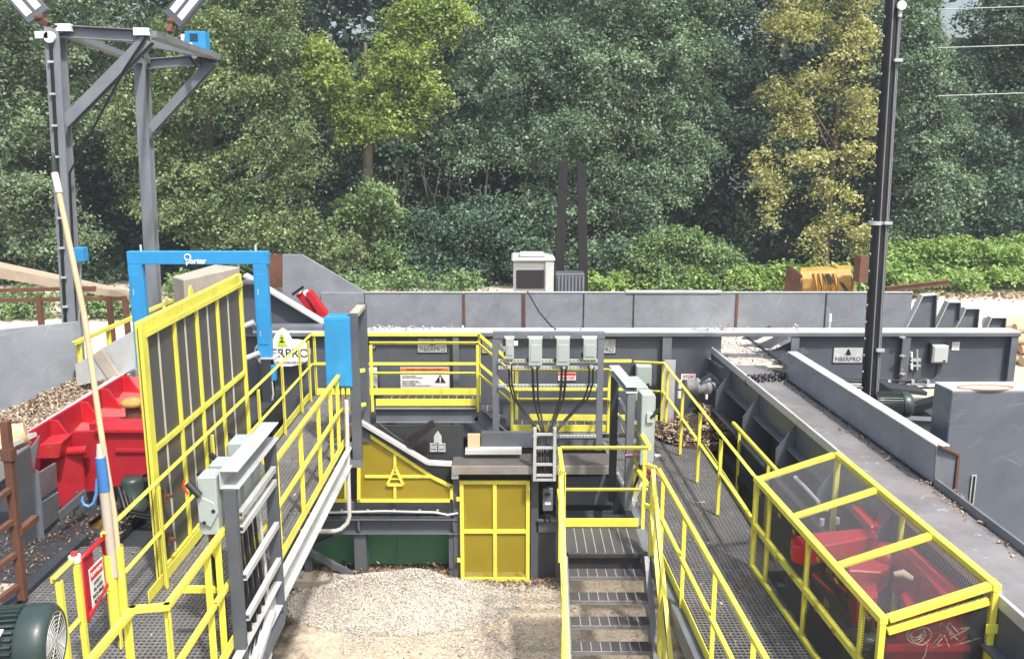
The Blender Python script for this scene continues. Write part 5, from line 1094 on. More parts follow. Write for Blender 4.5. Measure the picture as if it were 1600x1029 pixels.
# big plain steel box
BZ = 3.95; q = [az(1488,612,BZ), az(1720,611,BZ), az(1720,598,BZ), az(1460,599,BZ)]
t = thing('steel_hopper', (q[0].x, q[0].y, 0), 'large plain grey steel box with a narrow slot at the right edge', 'steel box')
m = MB(); m.hexa([(p.x,p.y,.0) for p in q], q); m.build('body', wallmat('scuffed_hopper_steel', (.13,.15,.178), .45, .3), t, .008)
m = MB(); m.prism([V((p.x, p.y, BZ+.001)) for p in q], (0,0,.02)); m.build('pale_top', GREYT, t, .003)  # thin sheet added in the highlight grey to brighten the sunlit box top
BZ += .022
m = MB(); c = az(1540, 605, BZ+.004); m.tube([(c.x+.30*math.cos(k*.314), c.y+.10*math.sin(k*.314), BZ+.004) for k in range(20)], .010, 4, True); m.build('rust_ring', paint('rust_stain', (.42,.26,.15), .9, .3, None), t)
yy = q[0].y - .004; a, b = ay(1515, 786, yy), ay(1524, 743, yy)
m = MB(); m.box(a.x, b.x, yy-.004, yy, a.z, b.z); s_ = m.build('slot', INK, t)
m = MB(); fr = .012; m.box(a.x-fr, a.x, yy-.010, yy, a.z-fr, b.z+fr); m.box(b.x, b.x+fr, yy-.010, yy, a.z-fr, b.z+fr); m.box(a.x, b.x, yy-.010, yy, a.z-fr, a.z); m.box(a.x, b.x, yy-.010, yy, b.z, b.z+fr); m.build('slot_frame', GALV, s_)
# black utility pole
yp = 12.4; b0 = ay(1357, 612, yp); t0_ = ay(1398, -60, yp); d = (t0_ - b0); b0 = b0 - d*(b0.z/d.z)
t = thing('utility_pole', (b0.x, yp, 0), 'tall black round pole with cables and a white lamp near the top', 'pole')
m = MB(); m.cyl(b0, t0_, .108, .088, 18); m.build('shaft', paint('tarred_black_pole', (.018,.018,.022), .38, .3, (.06,.06,.065), .68, (.05,.045,.04), .3), t)
m = MB()
for s, r in ((.075, .013), (-.02, .011), (.100, .009)): m.cyl(b0 + V((s, -.098, .2)), t0_ + V((s*.85, -.082, 0)), r, n=7)
m.build('conduit', paint('grey_conduit', (.22,.23,.25), .45, .1, None), t)
m = MB(); rnd = random.Random(5)
for i in range(26): u = .30 + i*.027; p = b0.lerp(t0_, u); m.bar(p+V((-.105+.02*u,-.02,0)), p+V((-.118+.02*u,-.03,.02)), .014, .02)
for u in (.42, .62, .86): p = b0.lerp(t0_, u); m.box(p.x+.02, p.x+.13, p.y-.15, p.y-.11, p.z-.02, p.z+.02)
tag(m.build('cable_clip', GALV, t), kind='stuff')
p = ay(1408, 9, yp-.12); m = MB(); m.cyl(p, p+V((0,-.035,0)), .058, n=16); l_ = m.build('lamp', WHITE, t); m = MB(); m.box(p.x-.025, p.x+.02, p.y-.01, p.y+.05, p.z-.14, p.z-.05); m.build('lamp_bracket', GALV, l_)
p = ay(1369, 348, yp); m = MB(); m.cyl(p-V((0,0,.025)), p+V((0,0,.025)), .109, .108, 18); m.build('band', GALV, t)
c = ay(1366, 631, 12.3); t = motor('dark green motor behind the right conveyor wall beside the black pole', c, (1,-.05,0), .185, .50, False, fins=16)
m = MB(); m.box(c.x-.05, c.x+.35, c.y-.2, c.y+.2, .4, c.z-.19); m.build('base_plate', DARK, t)
t = thing('drive_frame', tuple(ay(1430, 660, 12.6)), 'dark drive frame with crossed belts under the right end of the beam', 'drive frame')
m = MB(); m.ibeam(ay(1405,664,12.5), ay(1500,668,12.5), .2, .24); m.build('floor_beam', GREYW, t)
m = MB(); m.bar(ay(1360,598,13.4), ay(1462,662,13.4), .3, .16); m.bar(ay(1405,643,13.0), ay(1465,625,13.0), .2, .10); m.build('belt_guard', BLACK, t)
p = ay(1442, 632, 14.2); m = MB(); m.box(p.x-.25, p.x+.25, 14.2, 14.5, 0, 2.40); m.build('leg', GREY, t)
p = ay(1400, 600, 14.0); m = MB(); m.bar(ay(1380,603,14), ay(1440,610,14), .4, .06); m.build('tray', DARK, t)
rng = np.random.default_rng(12)
# gearmotor at the conveyor head
c = ay(1100, 604, 14.3); t = thing('gearmotor', tuple(c), 'pale grey gearmotor on a black bracket beside the beam opening', 'gearmotor')
m = MB(); m.lathe([(0,-.30),(.10,-.30),(.12,-.27),(.12,-.14),(.15,-.13),(.15,-.09),(.125,-.08),(.125,.02),(.15,.03),(.15,.10),(.10,.11),(.06,.20),(.05,.42),(0,.42)], c, (1,0,0), 20); m.build('body', MIDG, t)
m = MB(); q = c + V((.06,-.16,0)); m.prism([q+V((-.16,0,.16)), q+V((.0,0,.28)), q+V((.14,0,.16)), q+V((.14,0,-.55)), q+V((.10,0,-.55)), q+V((.10,0,.14)), q+V((0,0,.21)), q+V((-.14,0,.11))], (0,.03,0)); m.build('bracket', DARK, t, .003)
m = MB(); m.cyl(c+V((.02,-.13,-.1)), c+V((.02,-.13,-.17)), .022); m.build('drain_plug', WHITE, t)
m = MB(); q = c + V((-.42,-.1,0)); m.cyl(q+V((0,0,.0)), q+V((0,0,.14)), .03); m.cyl(q+V((0,0,-.16)), q+V((0,0,-.05)), .035); m.build('grease_hose', WHITE, t)
m = MB(); q = c + V((.46,-.05,.05)); m.box(q.x-.05, q.x+.05, q.y-.05, q.y+.05, q.z-.02, q.z+.10); m.cyl(q-V((0,0,.16)), q-V((0,0,.02)), .03); m.bar(q+V((-.15,-.05,-.22)), q+V((.1,-.05,-.2)), .12, .04); m.build('bearing_block', GALV, t)
c = ay(1083, 648, 14.4); t = thing('junction_box', tuple(c), 'small grey box with a white label low beside the bark heap', 'electrical box')
m = MB(); m.box(c.x-.08, c.x+.08, 14.4, 14.5, c.z-.10, c.z+.10); m.build('body', GREYW, t, .004); m = MB(); m.box(c.x-.04, c.x+.04, 14.392, 14.399, c.z-.06, c.z+.03); m.build('label', WHITE, t)
p = ay(1044, 640, 14.9); m = MB(); m.box(p.x-.09, p.x+.10, 14.9, 14.93, 1.9, 2.95); one(m, 'backing_plate', GALV, 'pale upright mounting plate against the beam left of the bark heap', 'steel plate')
# bark heap at the walkway end
m = MB(); rng = np.random.default_rng(14); P = []
cx, cy = az(1085, 668, 1.9).x, 14.15
for i in range(2600):
    a, r = rng.uniform(0, 6.283), rng.random()**.6; x = cx + .75*r*math.cos(a); y = cy + .65*r*math.sin(a)
    P.append((x, y, 1.88 + .42*(1-r**1.5)*(.6 + .5*(x > cx)) + rng.uniform(0,.05)))
tag(chips('bark_heap', P, CHIPB, (.05,.15), .4, 14), kind='stuff')
m = MB(); m.lathe([(.0,.38),(.3,.28),(.55,.12),(.72,0)], (cx, cy, 1.84), n=16); one(m, 'bark_mound', CHIPD, 'mound of dark bark under the loose chips at the walkway end', 'bark mound')
# caged machine
t = thing('machine_cage', (3.3, 7.9, ZR), 'yellow framed black mesh cage over red machinery beside the right walkway', 'machine guard')
ZA, ZB, z0 = 2.92, 3.20, 1.86
gl = lambda y: 2.735 + (9.45-y)*.062; gr = lambda y: 3.62 + (9.45-y)*.054
YF, YB = 6.45, 9.45
TL = lambda y: V((gl(y), y, ZA)); TR = lambda y: V((gr(y), y, ZB)); BL = lambda y: V((gl(y), y, z0)); BR = lambda y: V((gr(y), y, z0))
fb = .052
def gb(a, b, nm='frame_bar', w=fb, h=fb, up=(0,0,1)):
    m = MB(); m.bar(a, b, w, h, up); m.build(nm, YEL, t, .003)
gb(TL(YF-.03), TL(YB+.03), w=.068, h=.06); gb(TR(YF-.03), TR(YB+.03), w=.068, h=.06)
for y in (YF, 7.36, 8.42, YB):
    s = .06 if y in (YF, YB) else .055
    gb(TL(y) + V((.045,0,.006)), TR(y) + V((-.045,0,.006)), w=.062, h=s*.9)
for y in (YF, YB): gb(BL(y), TL(y)-V((0,0,.036)), 'post', up=(0,1,0)); gb(BR(y)-V((0,0,.9)), TR(y)-V((0,0,.036)), 'post', up=(0,1,0))
for y in (9.02, 7.95, 6.78): gb(BL(y)+V((0,0,.03)), TL(y)-V((0,0,.036)), 'post', .038, .042, (0,1,0))
for y in (7.95,): gb(BR(y), TR(y)-V((0,0,.036)), 'post', .038, .042, (0,1,0))
gb(BL(YF+.033)+V((0,0,.02)), BL(YB-.033)+V((0,0,.02)), w=.045, h=.045)
gb(BL(YF+.033)+V((-.004,0,.52)), BL(YB-.033)+V((-.004,0,.52)), 'mid_bar', .05, .062)
gb(TL(YF)+V((.045,0,-.10)), TR(YF)+V((-.045,0,-.12)), 'front_bar', .045, .06)
gb(BL(YF)+V((.04,0,-.0)), BR(YF)+V((-.04,0,.0)), 'front_bar', .05, .06)
for (y, zz) in ((YF, 2.45),):
    m = MB(); c = BR(y) ; m.box(c.x-.06, c.x+.05, y-.045, y-.034, 2.82, 2.90); m.build('latch', YEL, t, .002)
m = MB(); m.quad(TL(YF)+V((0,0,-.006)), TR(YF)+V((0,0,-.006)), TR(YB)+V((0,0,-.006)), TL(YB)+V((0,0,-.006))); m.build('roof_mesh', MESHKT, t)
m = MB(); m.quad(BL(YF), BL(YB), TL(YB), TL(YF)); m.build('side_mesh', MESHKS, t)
m = MB(); m.quad(BL(YF), BR(YF), TR(YF), TL(YF)); m.build('front_mesh', MESHKF, t)
m = MB()
for y in (9.2, 8.6, 8.2, 7.6, 7.2, 6.6):
    for zz, dx in ((ZA-.06,-.046), (z0+.52,-.04)): c = V((gl(y)+dx, y, zz)); m.box(c.x-.006, c.x, c.y-.035, c.y+.035, c.z-.016, c.z+.016)
tag(m.build('clip', YEL_OLD, t), kind='stuff')
for a, b in (((3.05, 9.1, 1.9), (3.05, 9.1, 3.0)), ): pass
t = thing('ring_debarker', (3.3, 7.6, .5), 'red steel arms and housing inside the yellow mesh cage', 'debarker')
m = MB(); m.box(2.95, 3.55, 6.5, 9.3, .9, 1.35); m.build('base', DARK, t)
def slab(pts, z1, z0, nm, mt=RED, bev=.012):
    top = [az(a, b, z1) for a, b in pts]; m = MB(); m.prism([V((p.x, p.y, z0)) for p in top], (0, 0, z1-z0)); return m.build(nm, mt, t, bev)
slab([(1236,838),(1264,832),(1358,823),(1380,828),(1372,836),(1300,850),(1262,857),(1240,852)], 2.78, 2.60, 'lever_arm')
m = MB(); m.bar(az(1338,796,2.78), az(1368,829,2.78), .11, .10); m.build('arm', RED, t, .01)
m = MB(); m.bar(az(1386,796,2.84), az(1372,828,2.80), .09, .10); m.build('arm', RED, t, .01)
slab([(1398,850),(1420,848),(1520,928),(1500,942),(1470,925),(1440,890)], 2.92, 2.45, 'housing')
slab([(1318,872),(1330,866),(1376,872),(1392,884),(1376,893),(1326,890)], 2.72, 2.5, 'bracket')
slab([(1328,900),(1366,895),(1372,930),(1340,940)], 2.62, 2.3, 'bracket')
slab([(1408,925),(1450,912),(1490,938),(1420,962)], 2.66, 2.35, 'bracket')
c = az(1394, 864, 2.78); m = MB(); m.lathe([(.0,.04),(.11,.04),(.15,.0),(.15,-.12),(.10,-.14),(.0,-.14)], c, (.35,-.35,1), 18); m.build('hub', RED, t)
m = MB(); m.lathe([(.0,.05),(.05,.05),(.07,.02),(.07,-.02)], c + V((.02,-.02,.01)), (.35,-.35,1), 14); m.build('hub_cap', DARK, t)
m = MB(); m.hexa([(3.05,6.56,2.2),(3.66,6.56,2.2),(3.66,6.78,2.2),(3.05,6.78,2.2)], [(3.12,6.58,2.66),(3.66,6.58,2.78),(3.66,6.78,2.78),(3.12,6.78,2.66)]); m.build('front_housing', REDD, t, .015)
for z_ in (2.40, 2.60): m = MB(); m.box(3.0, 3.68, 6.515, 6.555, z_, z_+.05); m.build('cross_bar', RED, t)
m = MB(); m.tube([az(1270,898,2.5), az(1306,930,2.5), az(1322,924,2.5), az(1290,893,2.5)], .016, 6, True); m.build('guard_loop', RED, t)
m = MB(); m.tube([az(1242,745,2.85), az(1262,765,2.82), az(1280,785,2.78)], .022, 6); m.build('hydraulic_pipe', GALV, t)
for q in ((1292,797),(1284,820),(1308,818)): m = MB(); p_ = az(*q, 2.7); m.cyl(p_, p_+V((0,0,.07)), .025, n=8); m.build('grease_fitting', GALV, t)
m = MB(); p = az(1412,900,2.80); m.tube([p+V((-.07,.04,0)), p+V((0,.02,.02)), p+V((.07,-.03,-.01))], [.025,.04,.025], 8); m.build('rag', paint('pale_rag', (.55,.48,.32), .95, .2, None), t)
c = (3.06, 7.05, 1.86); t = thing('electric_motor', c, 'dark grey upright ribbed motor seen through the side of the cage', 'motor', 'ribbed electric motors')
m = MB(); m.lathe([(0,.62),(.05,.62),(.05,.75),(.04,.76),(.0,.76)], c, n=14); m.build('shaft', DARK, t)
m = MB(); prof = []
for k in range(11): prof += [(.15,.05*k), (.17,.05*k+.005), (.17,.05*k+.025), (.15,.05*k+.03)]
m.lathe(prof + [(.16,.56),(.10,.62),(0,.62)], c, n=28); m.build('body', GREENM, t)
WIRE = paint('pale_wire', (.50,.43,.30), .5, .1, None)
rnd = random.Random(8); m = MB(); q = V((3.23, YF+.045, 2.78))
for k in range(4):
    r = .062 + .006*k; o = V((rnd.uniform(-.02,.02), -.01*k, rnd.uniform(-.02,.02))); m.tube([q + o + V((r*math.cos(j*.42), .01*math.sin(j), r*math.sin(j*.42)*.95)) for j in range(15)], .0045, 5, True)
m.tube([q+V((.03,-.0,-.06)), q+V((.09,-.0,-.10)), q+V((.08,-.0,-.2)), q+V((.04,-.02,-.24))], .0045, 5)
one(m, 'wire_coil', WIRE, 'coil of pale wire hanging on the front of the cage', 'wire coil')
for k in range(5): pass
m = MB()
for k in range(8):
    a = V((3.42+rnd.uniform(0,.22), YF+.05, 2.62+rnd.uniform(0,.2))); m.tube([a, a+V((rnd.uniform(-.1,.12),.02,rnd.uniform(-.1,.1))), a+V((rnd.uniform(-.12,.14),0,rnd.uniform(-.12,.12)))], .005, 5)
tag(m.build('tangled_wire', WIRE), kind='stuff')
P = []
for i in range(1500):
    y = rng.uniform(4, 14); e = abs(rng.normal(0, .05)); P.append((cr(y)-e if rng.random() < .7 else cl(y)+e, y, PZ+.004+rng.uniform(0,.008)))
tag(chips('sawdust', P, CHIPB, (.008,.03), .5, 41, .3), kind='stuff')
P = [(1.9 + .8*rng.random() + .02*rng.normal(), rng.uniform(6, 13.8), ZR+.003+rng.random()*.008) for i in range(420)] + [(rng.uniform(-4.4, -2.45), rng.uniform(6, 9.2), ZL+.003+rng.random()*.008) for i in range(300)] + [(rng.uniform(-3.25, -2.45), rng.uniform(9.2, 14.2), ZL+.003+rng.random()*.006) for i in range(160)]
tag(chips('bark_litter', P, CHIPB, (.012,.055), .4, 42, .25), kind='stuff')
# ---------------------------------------------------------------- middle: machine base, guards, door, switch frames
YD = 12.68
f = ay
t = thing('mesh_door', (-.25, YD, 0), 'yellow framed mesh door with four panes under the grey table plate', 'door')
a, b = ay(720, 908, YD), ay(828, 750, YD); x0, x1, z0, z1 = a.x, b.x, .01, b.z; w = .058; zc = (z0+z1)/2 + .0; xc = (x0+x1)/2
m = MB(); m.quad((x0,YD+.012,z0), (x1,YD+.012,z0), (x1,YD+.012,z1), (x0,YD+.012,z1)); m.build('mesh', MESHY, t)
for q in ((x0,x0+w,z0,z1), (x1-w,x1,z0,z1)): m = MB(); m.box(q[0],q[1],YD-.02,YD+.02,q[2],q[3]); m.build('stile', YEL, t, .002)
for z in (z0, z1-w, zc-w/2): m = MB(); m.box(x0+w+.001,x1-w-.001,YD-.018,YD+.018,z,z+w); m.build('rail', YEL, t, .002)
for q in ((z0+w, zc-w/2), (zc+w/2, z1-w)): m = MB(); m.box(xc-w/2, xc+w/2, YD-.017, YD+.017, q[0]+.001, q[1]-.001); m.build('rail', YEL, t, .002)
for z in (.36, 1.35): m = MB(); m.box(x0-.05, x0-.001, YD-.025, YD+.01, z-.03, z+.03); m.build('hinge', YEL, t, .002)
# machine base frame
t = thing('machine_skid', (-1.5, 13, 0), 'dark grey frame of beams and posts carrying the middle machine', 'machine frame')
def zat(py, y): return ay(800, py, y).z
y = 12.82
m = MB(); xa, xb = ay(452,0,y).x - .6, ay(720,0,y).x
m.box(xa, xb, y, y+.3, zat(802,y), zat(784,y)); m.build('top_beam', GREY, t, .004)
m = MB(); m.ibeam((ay(440,820,12.75).x-.6, 12.82, (zat(810,12.75)+zat(833,12.75))/2), (xb, 12.82, (zat(810,12.75)+zat(833,12.75))/2), .22, zat(810,12.75)-zat(833,12.75)); m.build('lower_beam', GREY, t, .003)
m = MB(); x = ay(560,820,12.7).x; m.box(x-.015, x+.015, 12.72, 12.82, zat(829,12.75), zat(812,12.75)); m.build('stiffener', GREY, t); m = MB(); x = ay(709,820,12.7).x; m.box(x-.015, x+.015, 12.72, 12.82, zat(829,12.75), zat(812,12.75)); m.build('stiffener', GREY, t)
for a_, b_, z1_ in ((553,572, zat(834,12.75)), (701,709, zat(834,12.75)), (709,720, 1.85), (829,841, 1.85), (841,868, .85), (868,876, 1.85)):
    m = MB(); p, q = ay(a_, 850, 12.76).x, ay(b_, 850, 12.76).x; m.box(p, q, 12.76 - (.02 if b_ in (720, 841) else 0), 12.95, 0, z1_); m.build('post', GREY if a_ != 841 else DARK, t, .003)
m = MB(); p = ay(829,0,12.78).x; m.box(p+.12, p+2.2, 12.74, 12.9, zat(830,12.78), zat(812,12.78)); m.box(p+.12, p+2.2, 12.70, 12.9, zat(812,12.78)+.002, zat(809,12.78)+.01); m.build('lower_beam', GREY, t, .003)
m = MB(); m.box(x1+.02, 2.1, 12.98, 13.05, .0, 1.85); m.box(x0, x1, 13.0, 13.05, 0, 1.85); m.build('back_plate', DARK, t)
m = MB(); m.box(.60, 1.55, 12.9, 12.96, 1.16, 1.62); m.box(.60, 1.55, 12.9, 12.955, .64, 1.05); m.build('back_plate', GREY, t)
m = MB(); m.tube([ay(p, q, 12.72) for p, q in ((440,801),(520,800),(600,798),(680,800),(700,804),(716,801))], .018, 6); m.build('conduit', GALV, t)
m = MB()
for p in (493, 534, 575, 616, 656, 684): c = ay(p, 796, 12.80); m.cyl(c, c+V((0,-.03,0)), .022, n=6)
tag(m.build('bolt', GALV, t), kind='stuff')
m = MB(); p, q = ay(464,851,12.7), ay(552,898,12.7); m.angle(p, q, .08, .01); m.build('brace', GREY, t)
m = MB(); p, q = ay(478,858,12.95), ay(522,838,12.95); m.angle(p, q, .08, .01); m.build('brace', GREY, t)
# steel table plate on top
t = thing('table_plate', (-.3, 12.9, 1.85), 'worn brown grey steel table plate above the yellow mesh door', 'steel table')
TP = paint('worn_table_steel', (.10,.092,.086), .5, .25, (.20,.19,.175), .62, (.10,.08,.06), .4); TF = paint('scraped_table_edge', (.27,.25,.225), .5, .25, (.40,.38,.36), .6, (.14,.12,.09), .5)
xa, xb = ay(706,725,12.6).x, ay(956,725,12.6).x
m = MB(); m.box(xa, xb, 12.56, 13.1, 1.90, 1.92); m.build('top', TP, t, .003); m = MB(); m.box(xa, xb, 12.54, 12.559, 1.79, 1.921); m.build('front_lip', TF, t, .003)
m = MB(); c = ay(711, 742, 12.6); m.box(c.x-.05, c.x+.05, 12.58, 12.7, c.z-.05, c.z+.03); m.build('bolt_lug', GALV, t)
# green tanks
for lab, pa, pb in (('dark green tank side left of the post under the machine', 430, 555), ('dark green tank side between the posts under the machine', 571, 702)):
    yt = 13.25; a, b = ay(pa, 893, yt), ay(pb, 828, yt); t = thing('oil_tank', ((a.x+b.x)/2, yt, 0), lab, 'tank', 'green tanks under the machine')
    m = MB(); m.box(a.x, b.x, yt, yt+.8, 0, b.z+.1); m.build('body', GREENT, t, .006)
    m = MB(); c = (a.x*.62+b.x*.38); m.box(c-.01, c+.01, yt-.03, yt-.001, 0, b.z+.05); m.box(a.x, b.x, yt-.025, yt-.001, b.z-.06, b.z-.03); m.build('rib', GREENT, t)
m = MB(); a, b = ay(436, 930, 12.35), ay(545, 905, 12.5); m.box(a.x, b.x+.05, 12.45, 12.8, 0, .13); one(m, 'concrete_curb', CONC, 'low concrete curb in front of the left green tank', 'curb', bevel=.01)
# sloping mesh guards
def guard(name, lab, pts, y, bars, w=.05):
    P = [ay(a, b, y) for a, b in pts]; c = sum(P, V())/len(P); t = thing(name, tuple(c), lab, 'mesh guard', 'yellow mesh guards on the machine')
    m = MB(); m.prism([p + V((0,.015,0)) for p in P], (0,.001,0)); m.build('mesh', MESHY, t)
    for i in range(len(P)):
        p, q = P[i], P[(i+1) % len(P)]; d = (q-p).normalized(); mid = (p+q)/2; nrm = V((-d.z,0,d.x)); nrm = nrm if nrm.dot(c-mid) > 0 else -nrm
        m = MB(); m.bar(p + nrm*w/2 , q + nrm*w/2, .03, w, nrm); m.build('frame_bar', YEL, t, .002)
    for p, q in bars: m = MB(); m.bar(ay(*p, y), ay(*q, y), .026, w*.8, (0,0,1)); m.build('inner_bar', YEL, t, .002)
    return t
yg = 12.72
t = guard('mesh_guard', 'large yellow mesh guard with a sloping top and tree cut out', [(558,664),(679,744),(708,758),(708,784),(558,784)], yg, [((570,744),(609,744)), ((625,744),(672,744)), ((617,708),(617,731)), ((617,759),(617,778))])
m = MB(); tri = [ay(a, b, yg-.004) for a, b in ((617,729),(605,757),(630,757))]
for i in range(3): m.bar(tri[i], tri[(i+1)%3], .035, .04, (0,1,0))
for z in (740, 748): a, b = ay(613 - (z-740)*.3, z, yg-.004), ay(621 + (z-740)*.3, z, yg-.004); m.bar(a, b, .03, .012)
m.build('tree_emblem', YEL, t, .002)
guard('mesh_guard', 'small yellow mesh guard left of the white drain pipe', [(502,728),(543,726),(543,784),(490,784)], yg, [])
# sloping conveyor edge and dark machinery behind the guards
t = thing('incline_frame', tuple(ay(620, 690, 12.8)), 'pale sloping channel with dark steel behind it above the yellow guard', 'conveyor frame')
m = MB(); P = [ay(a, b, 12.66) for a, b in ((556,654),(669,722),(706,724))]
for p, q in zip(P, P[1:]): m.bar(p, q, .10, .055)
m.build('edge_channel', GALV, t, .003)
m = MB()
for p, q in zip(P, P[1:]): m.bar(p-V((0,-.06,.07)), q-V((0,-.06,.07)), .08, .06)
m.build('lower_channel', DARK, t)
m = MB(); m.prism([ay(a, b, 12.95) for a, b in ((480,664),(724,664),(724,790),(430,790))], (0,.03,0)); m.build('back_plate', DARK, t)
m = MB(); m.bar(ay(640,688,12.7), ay(678,660,12.7), .10, .10); m.tube([ay(590,660,12.75), ay(610,676,12.7), ay(630,690,12.7), ay(642,684,12.68)], .016, 6); m.cyl(ay(640,694,12.66), ay(650,684,12.66), .05); m.build('hydraulic_arm', BLACK, t)
for (a_, b_, c_, d_) in ((678,690,693,678),): pass
m = MB(); P = [ay(a, b, 12.93) for a, b in ((684,672),(690,681),(690,691),(678,691),(678,681))]; m.prism(P, (0,-.006,0)); m.build('label_plate', PLATE, t)
for a_, b_, c_, d_ in ((672,692,683,698),(685,692,696,698),(672,699,683,705),(685,699,696,705)):
    m = MB(); p, q = ay(a_, d_, 12.93), ay(c_, b_, 12.93); m.box(p.x, q.x, 12.922, 12.93, p.z, q.z); l_ = m.build('label_plate', PLATE, t); m = MB(); m.box(p.x+.01, q.x-.01, 12.919, 12.9215, (p.z+q.z)/2, (p.z+q.z)/2+.015); m.build('label_line', INK, l_)
m = MB(); p, q = ay(731,704,12.9), ay(750,678,12.9); m.box(p.x, q.x, 12.9, 12.94, p.z, q.z); one(m, 'wood_board', PEEL, 'small tan board standing on the table plate', 'board')
t = thing('shelf_unit', tuple(ay(770,700,13)), 'grey steel ledge with dark openings behind the tan board', 'steel ledge')
m = MB(); p, q = ay(727,708,12.86), ay(815,702,12.86); m.box(p.x, q.x, 12.84, 13.0, p.z-.01, q.z); m.build('ledge', GALV, t); m = MB(); p, q = ay(752,698,13.0), ay(832,676,13.0); m.box(p.x, q.x, 13.0, 13.1, p.z, q.z); m.build('panel', GREY, t)
# disconnect by the door
t = thing('switch_box', tuple(ay(856, 780, 12.7)), 'dark grey isolator box with two cables right of the mesh door', 'electrical box')
p, q = ay(848,797,12.66), ay(864,762,12.66); m = MB(); m.box(p.x, q.x, 12.64, 12.74, p.z, q.z); m.build('body', GREYW, t, .006)
m = MB(); m.box(p.x+.03, q.x-.03, 12.633, 12.639, p.z+.10, p.z+.14); m.build('label', WHITE, t); m = MB(); m.box(p.x+.03, p.x+.11, 12.62, 12.639, q.z-.11, q.z-.07); m.build('handle', INK, t)
m = MB()
for k in (.04, .11): m.cyl((p.x+k, 12.69, p.z-.04), (p.x+k, 12.69, p.z), .02); m.tube([(p.x+k, 12.69, p.z-.04), (p.x+k, 12.69, p.z-.2)], .014, 6)
m.build('cable', BLACK, t)
# middle switch frame
yc = 13.4; t = thing('switch_rack', tuple(ay(858, 690, yc)), 'grey frame with four pale switches and fanning black cables behind the stairs', 'switch frame', 'frames carrying electrical switches')
A, Bp = ay(770,518,yc), ay(945,518,yc); zb = ay(772,704,yc).z
m = MB(); m.channel((A.x, yc, A.z-.05), (Bp.x, yc, A.z-.05), .1, .10, .012, side=1); m.build('top_channel', GREYW, t, .003)
for x, zz in ((A.x+.04, zb), (Bp.x-.06, zb+.02)): m = MB(); m.channel((x, yc, zz), (x, yc, A.z-.101), .10, .085, .012, (0,1,0), side=1); m.build('post', GREYW, t, .003)
hole = MB()
for py in (563, 574, 602, 681):
    z = ay(800, py, yc-.08).z; m = MB(); m.bar((A.x+.085, yc-.08, z), (Bp.x-.11, yc-.08, z), .04, .042); s_ = m.build('strut', GALV, t)
    m = MB(); n = 28
    for k in range(n): x = A.x + .12 + (Bp.x-A.x-.27)*k/(n-1); m.box(x-.012, x+.012, yc-.1025, yc-.1005, z-.007, z+.007)
    tag(m.build('slot', INK, s_), kind='stuff')
for px0, px1, py1 in ((790,803,560), (826,847,570), (869,890,570), (911,932,562)):
    p, q = ay(px0, py1, yc-.15), ay(px1, 528, yc-.15); m = MB(); m.box(p.x, q.x, yc-.19, yc-.05, p.z, q.z); b_ = m.build('switch_box', PALE, t, .006)
    m = MB(); m.box(p.x+.025, q.x-.025, yc-.2, yc-.191, p.z+.06, q.z-.09); m.build('door', PALE, b_, .004)
    m = MB(); m.box(p.x-.045, p.x-.002, yc-.16, yc-.09, q.z-.12, q.z-.03); m.box(p.x-.03, p.x-.002, yc-.16, yc-.10, p.z+.04, p.z+.10); m.build('handle', INK, b_)
    m = MB(); m.box(p.x-.02, q.x+.01, yc-.17, yc-.08, q.z+.001, q.z+.02); m.build('rain_lip', GALV, b_)
p = ay(806,536,yc-.15); m = MB(); m.box(p.x-.025, p.x+.03, yc-.17, yc-.12, p.z-.03, p.z+.03); m.build('sensor', WHITE, t)
for (s, e) in ((795, 843), (799, 846), (832, 848), (839, 851), (878, 856), (884, 859), (921, 862), (927, 864)):
    m = MB(); yk = yc-.14; m.tube([ay(s, 570 if s not in (832,839,878,884) else 574, yk), ay(s+ (1 if s<850 else -1), 600, yk), ay(s*.86+e*.14, 622, yk-.02), ay(s*.35+e*.65, 655, yk-.04), ay(e, 680, yk-.3), ay(e-2, 700, 12.55), ay(e-2, 748, 12.5)], .015 if s % 2 else .019, 7)
    m.build('cable', BLACK, t)
for s in (795, 835, 881, 924):
    m = MB(); c = ay(s, 575, yc-.14); m.cyl(c, c+V((0,0,.05)), .035); m.build('cable_gland', GALV, t)
# cable ladder
yl = 12.47; t = thing('cable_ladder', tuple(ay(850, 750, yl)), 'galvanised cable ladder dropping from the middle switch frame', 'cable ladder')
for px in (836, 867):
    m = MB(); m.bar(ay(px-1, 750, yl), ay(px, 668, yl), .045, .08, (0,1,0)); m.build('side_rail', GALV, t, .002)
for py in (678, 699, 725, 742, 749):
    m = MB(); m.bar(ay(838, py, yl-.01), ay(866, py, yl-.01), .03, .035); m.build('rung', GALV, t)
# right hand switch frame along the walkway
t = thing('switch_rack', (1.5, 12, 1.7), 'grey frame with pale green cabinets between the stair landing and walkway', 'switch frame', 'frames carrying electrical switches')
T1, T2 = az(986, 607, 3.5), az(961, 577, 3.5); B1, B2 = V((T1.x, T1.y, 1.85)), V((T2.x, T2.y, 1.56))
for a, b in ((T1, B1), (T2, B2)): m = MB(); m.channel(b, a - V((0,0,.05)), .10, .10, .012, (0,1,0), side=-1 if a is T1 else 1); m.build('post', GREYW if a is T1 else DARK, t, .003)
m = MB(); dv = (T2-T1).normalized(); m.channel(T1 - dv*.06, T2 + dv*.07, .15, .09, .012, side=1); m.build('top_channel', GALV, t, .003)
for z in (3.05, 2.80, 2.45, 1.95):
    m = MB(); m.bar(V((T1.x+.07,T1.y-.02,z)), V((T2.x+.07,T2.y+.05,z)), .045, .05); m.build('strut', GALV, t)
fx = V((dv.y, -dv.x, 0)); 
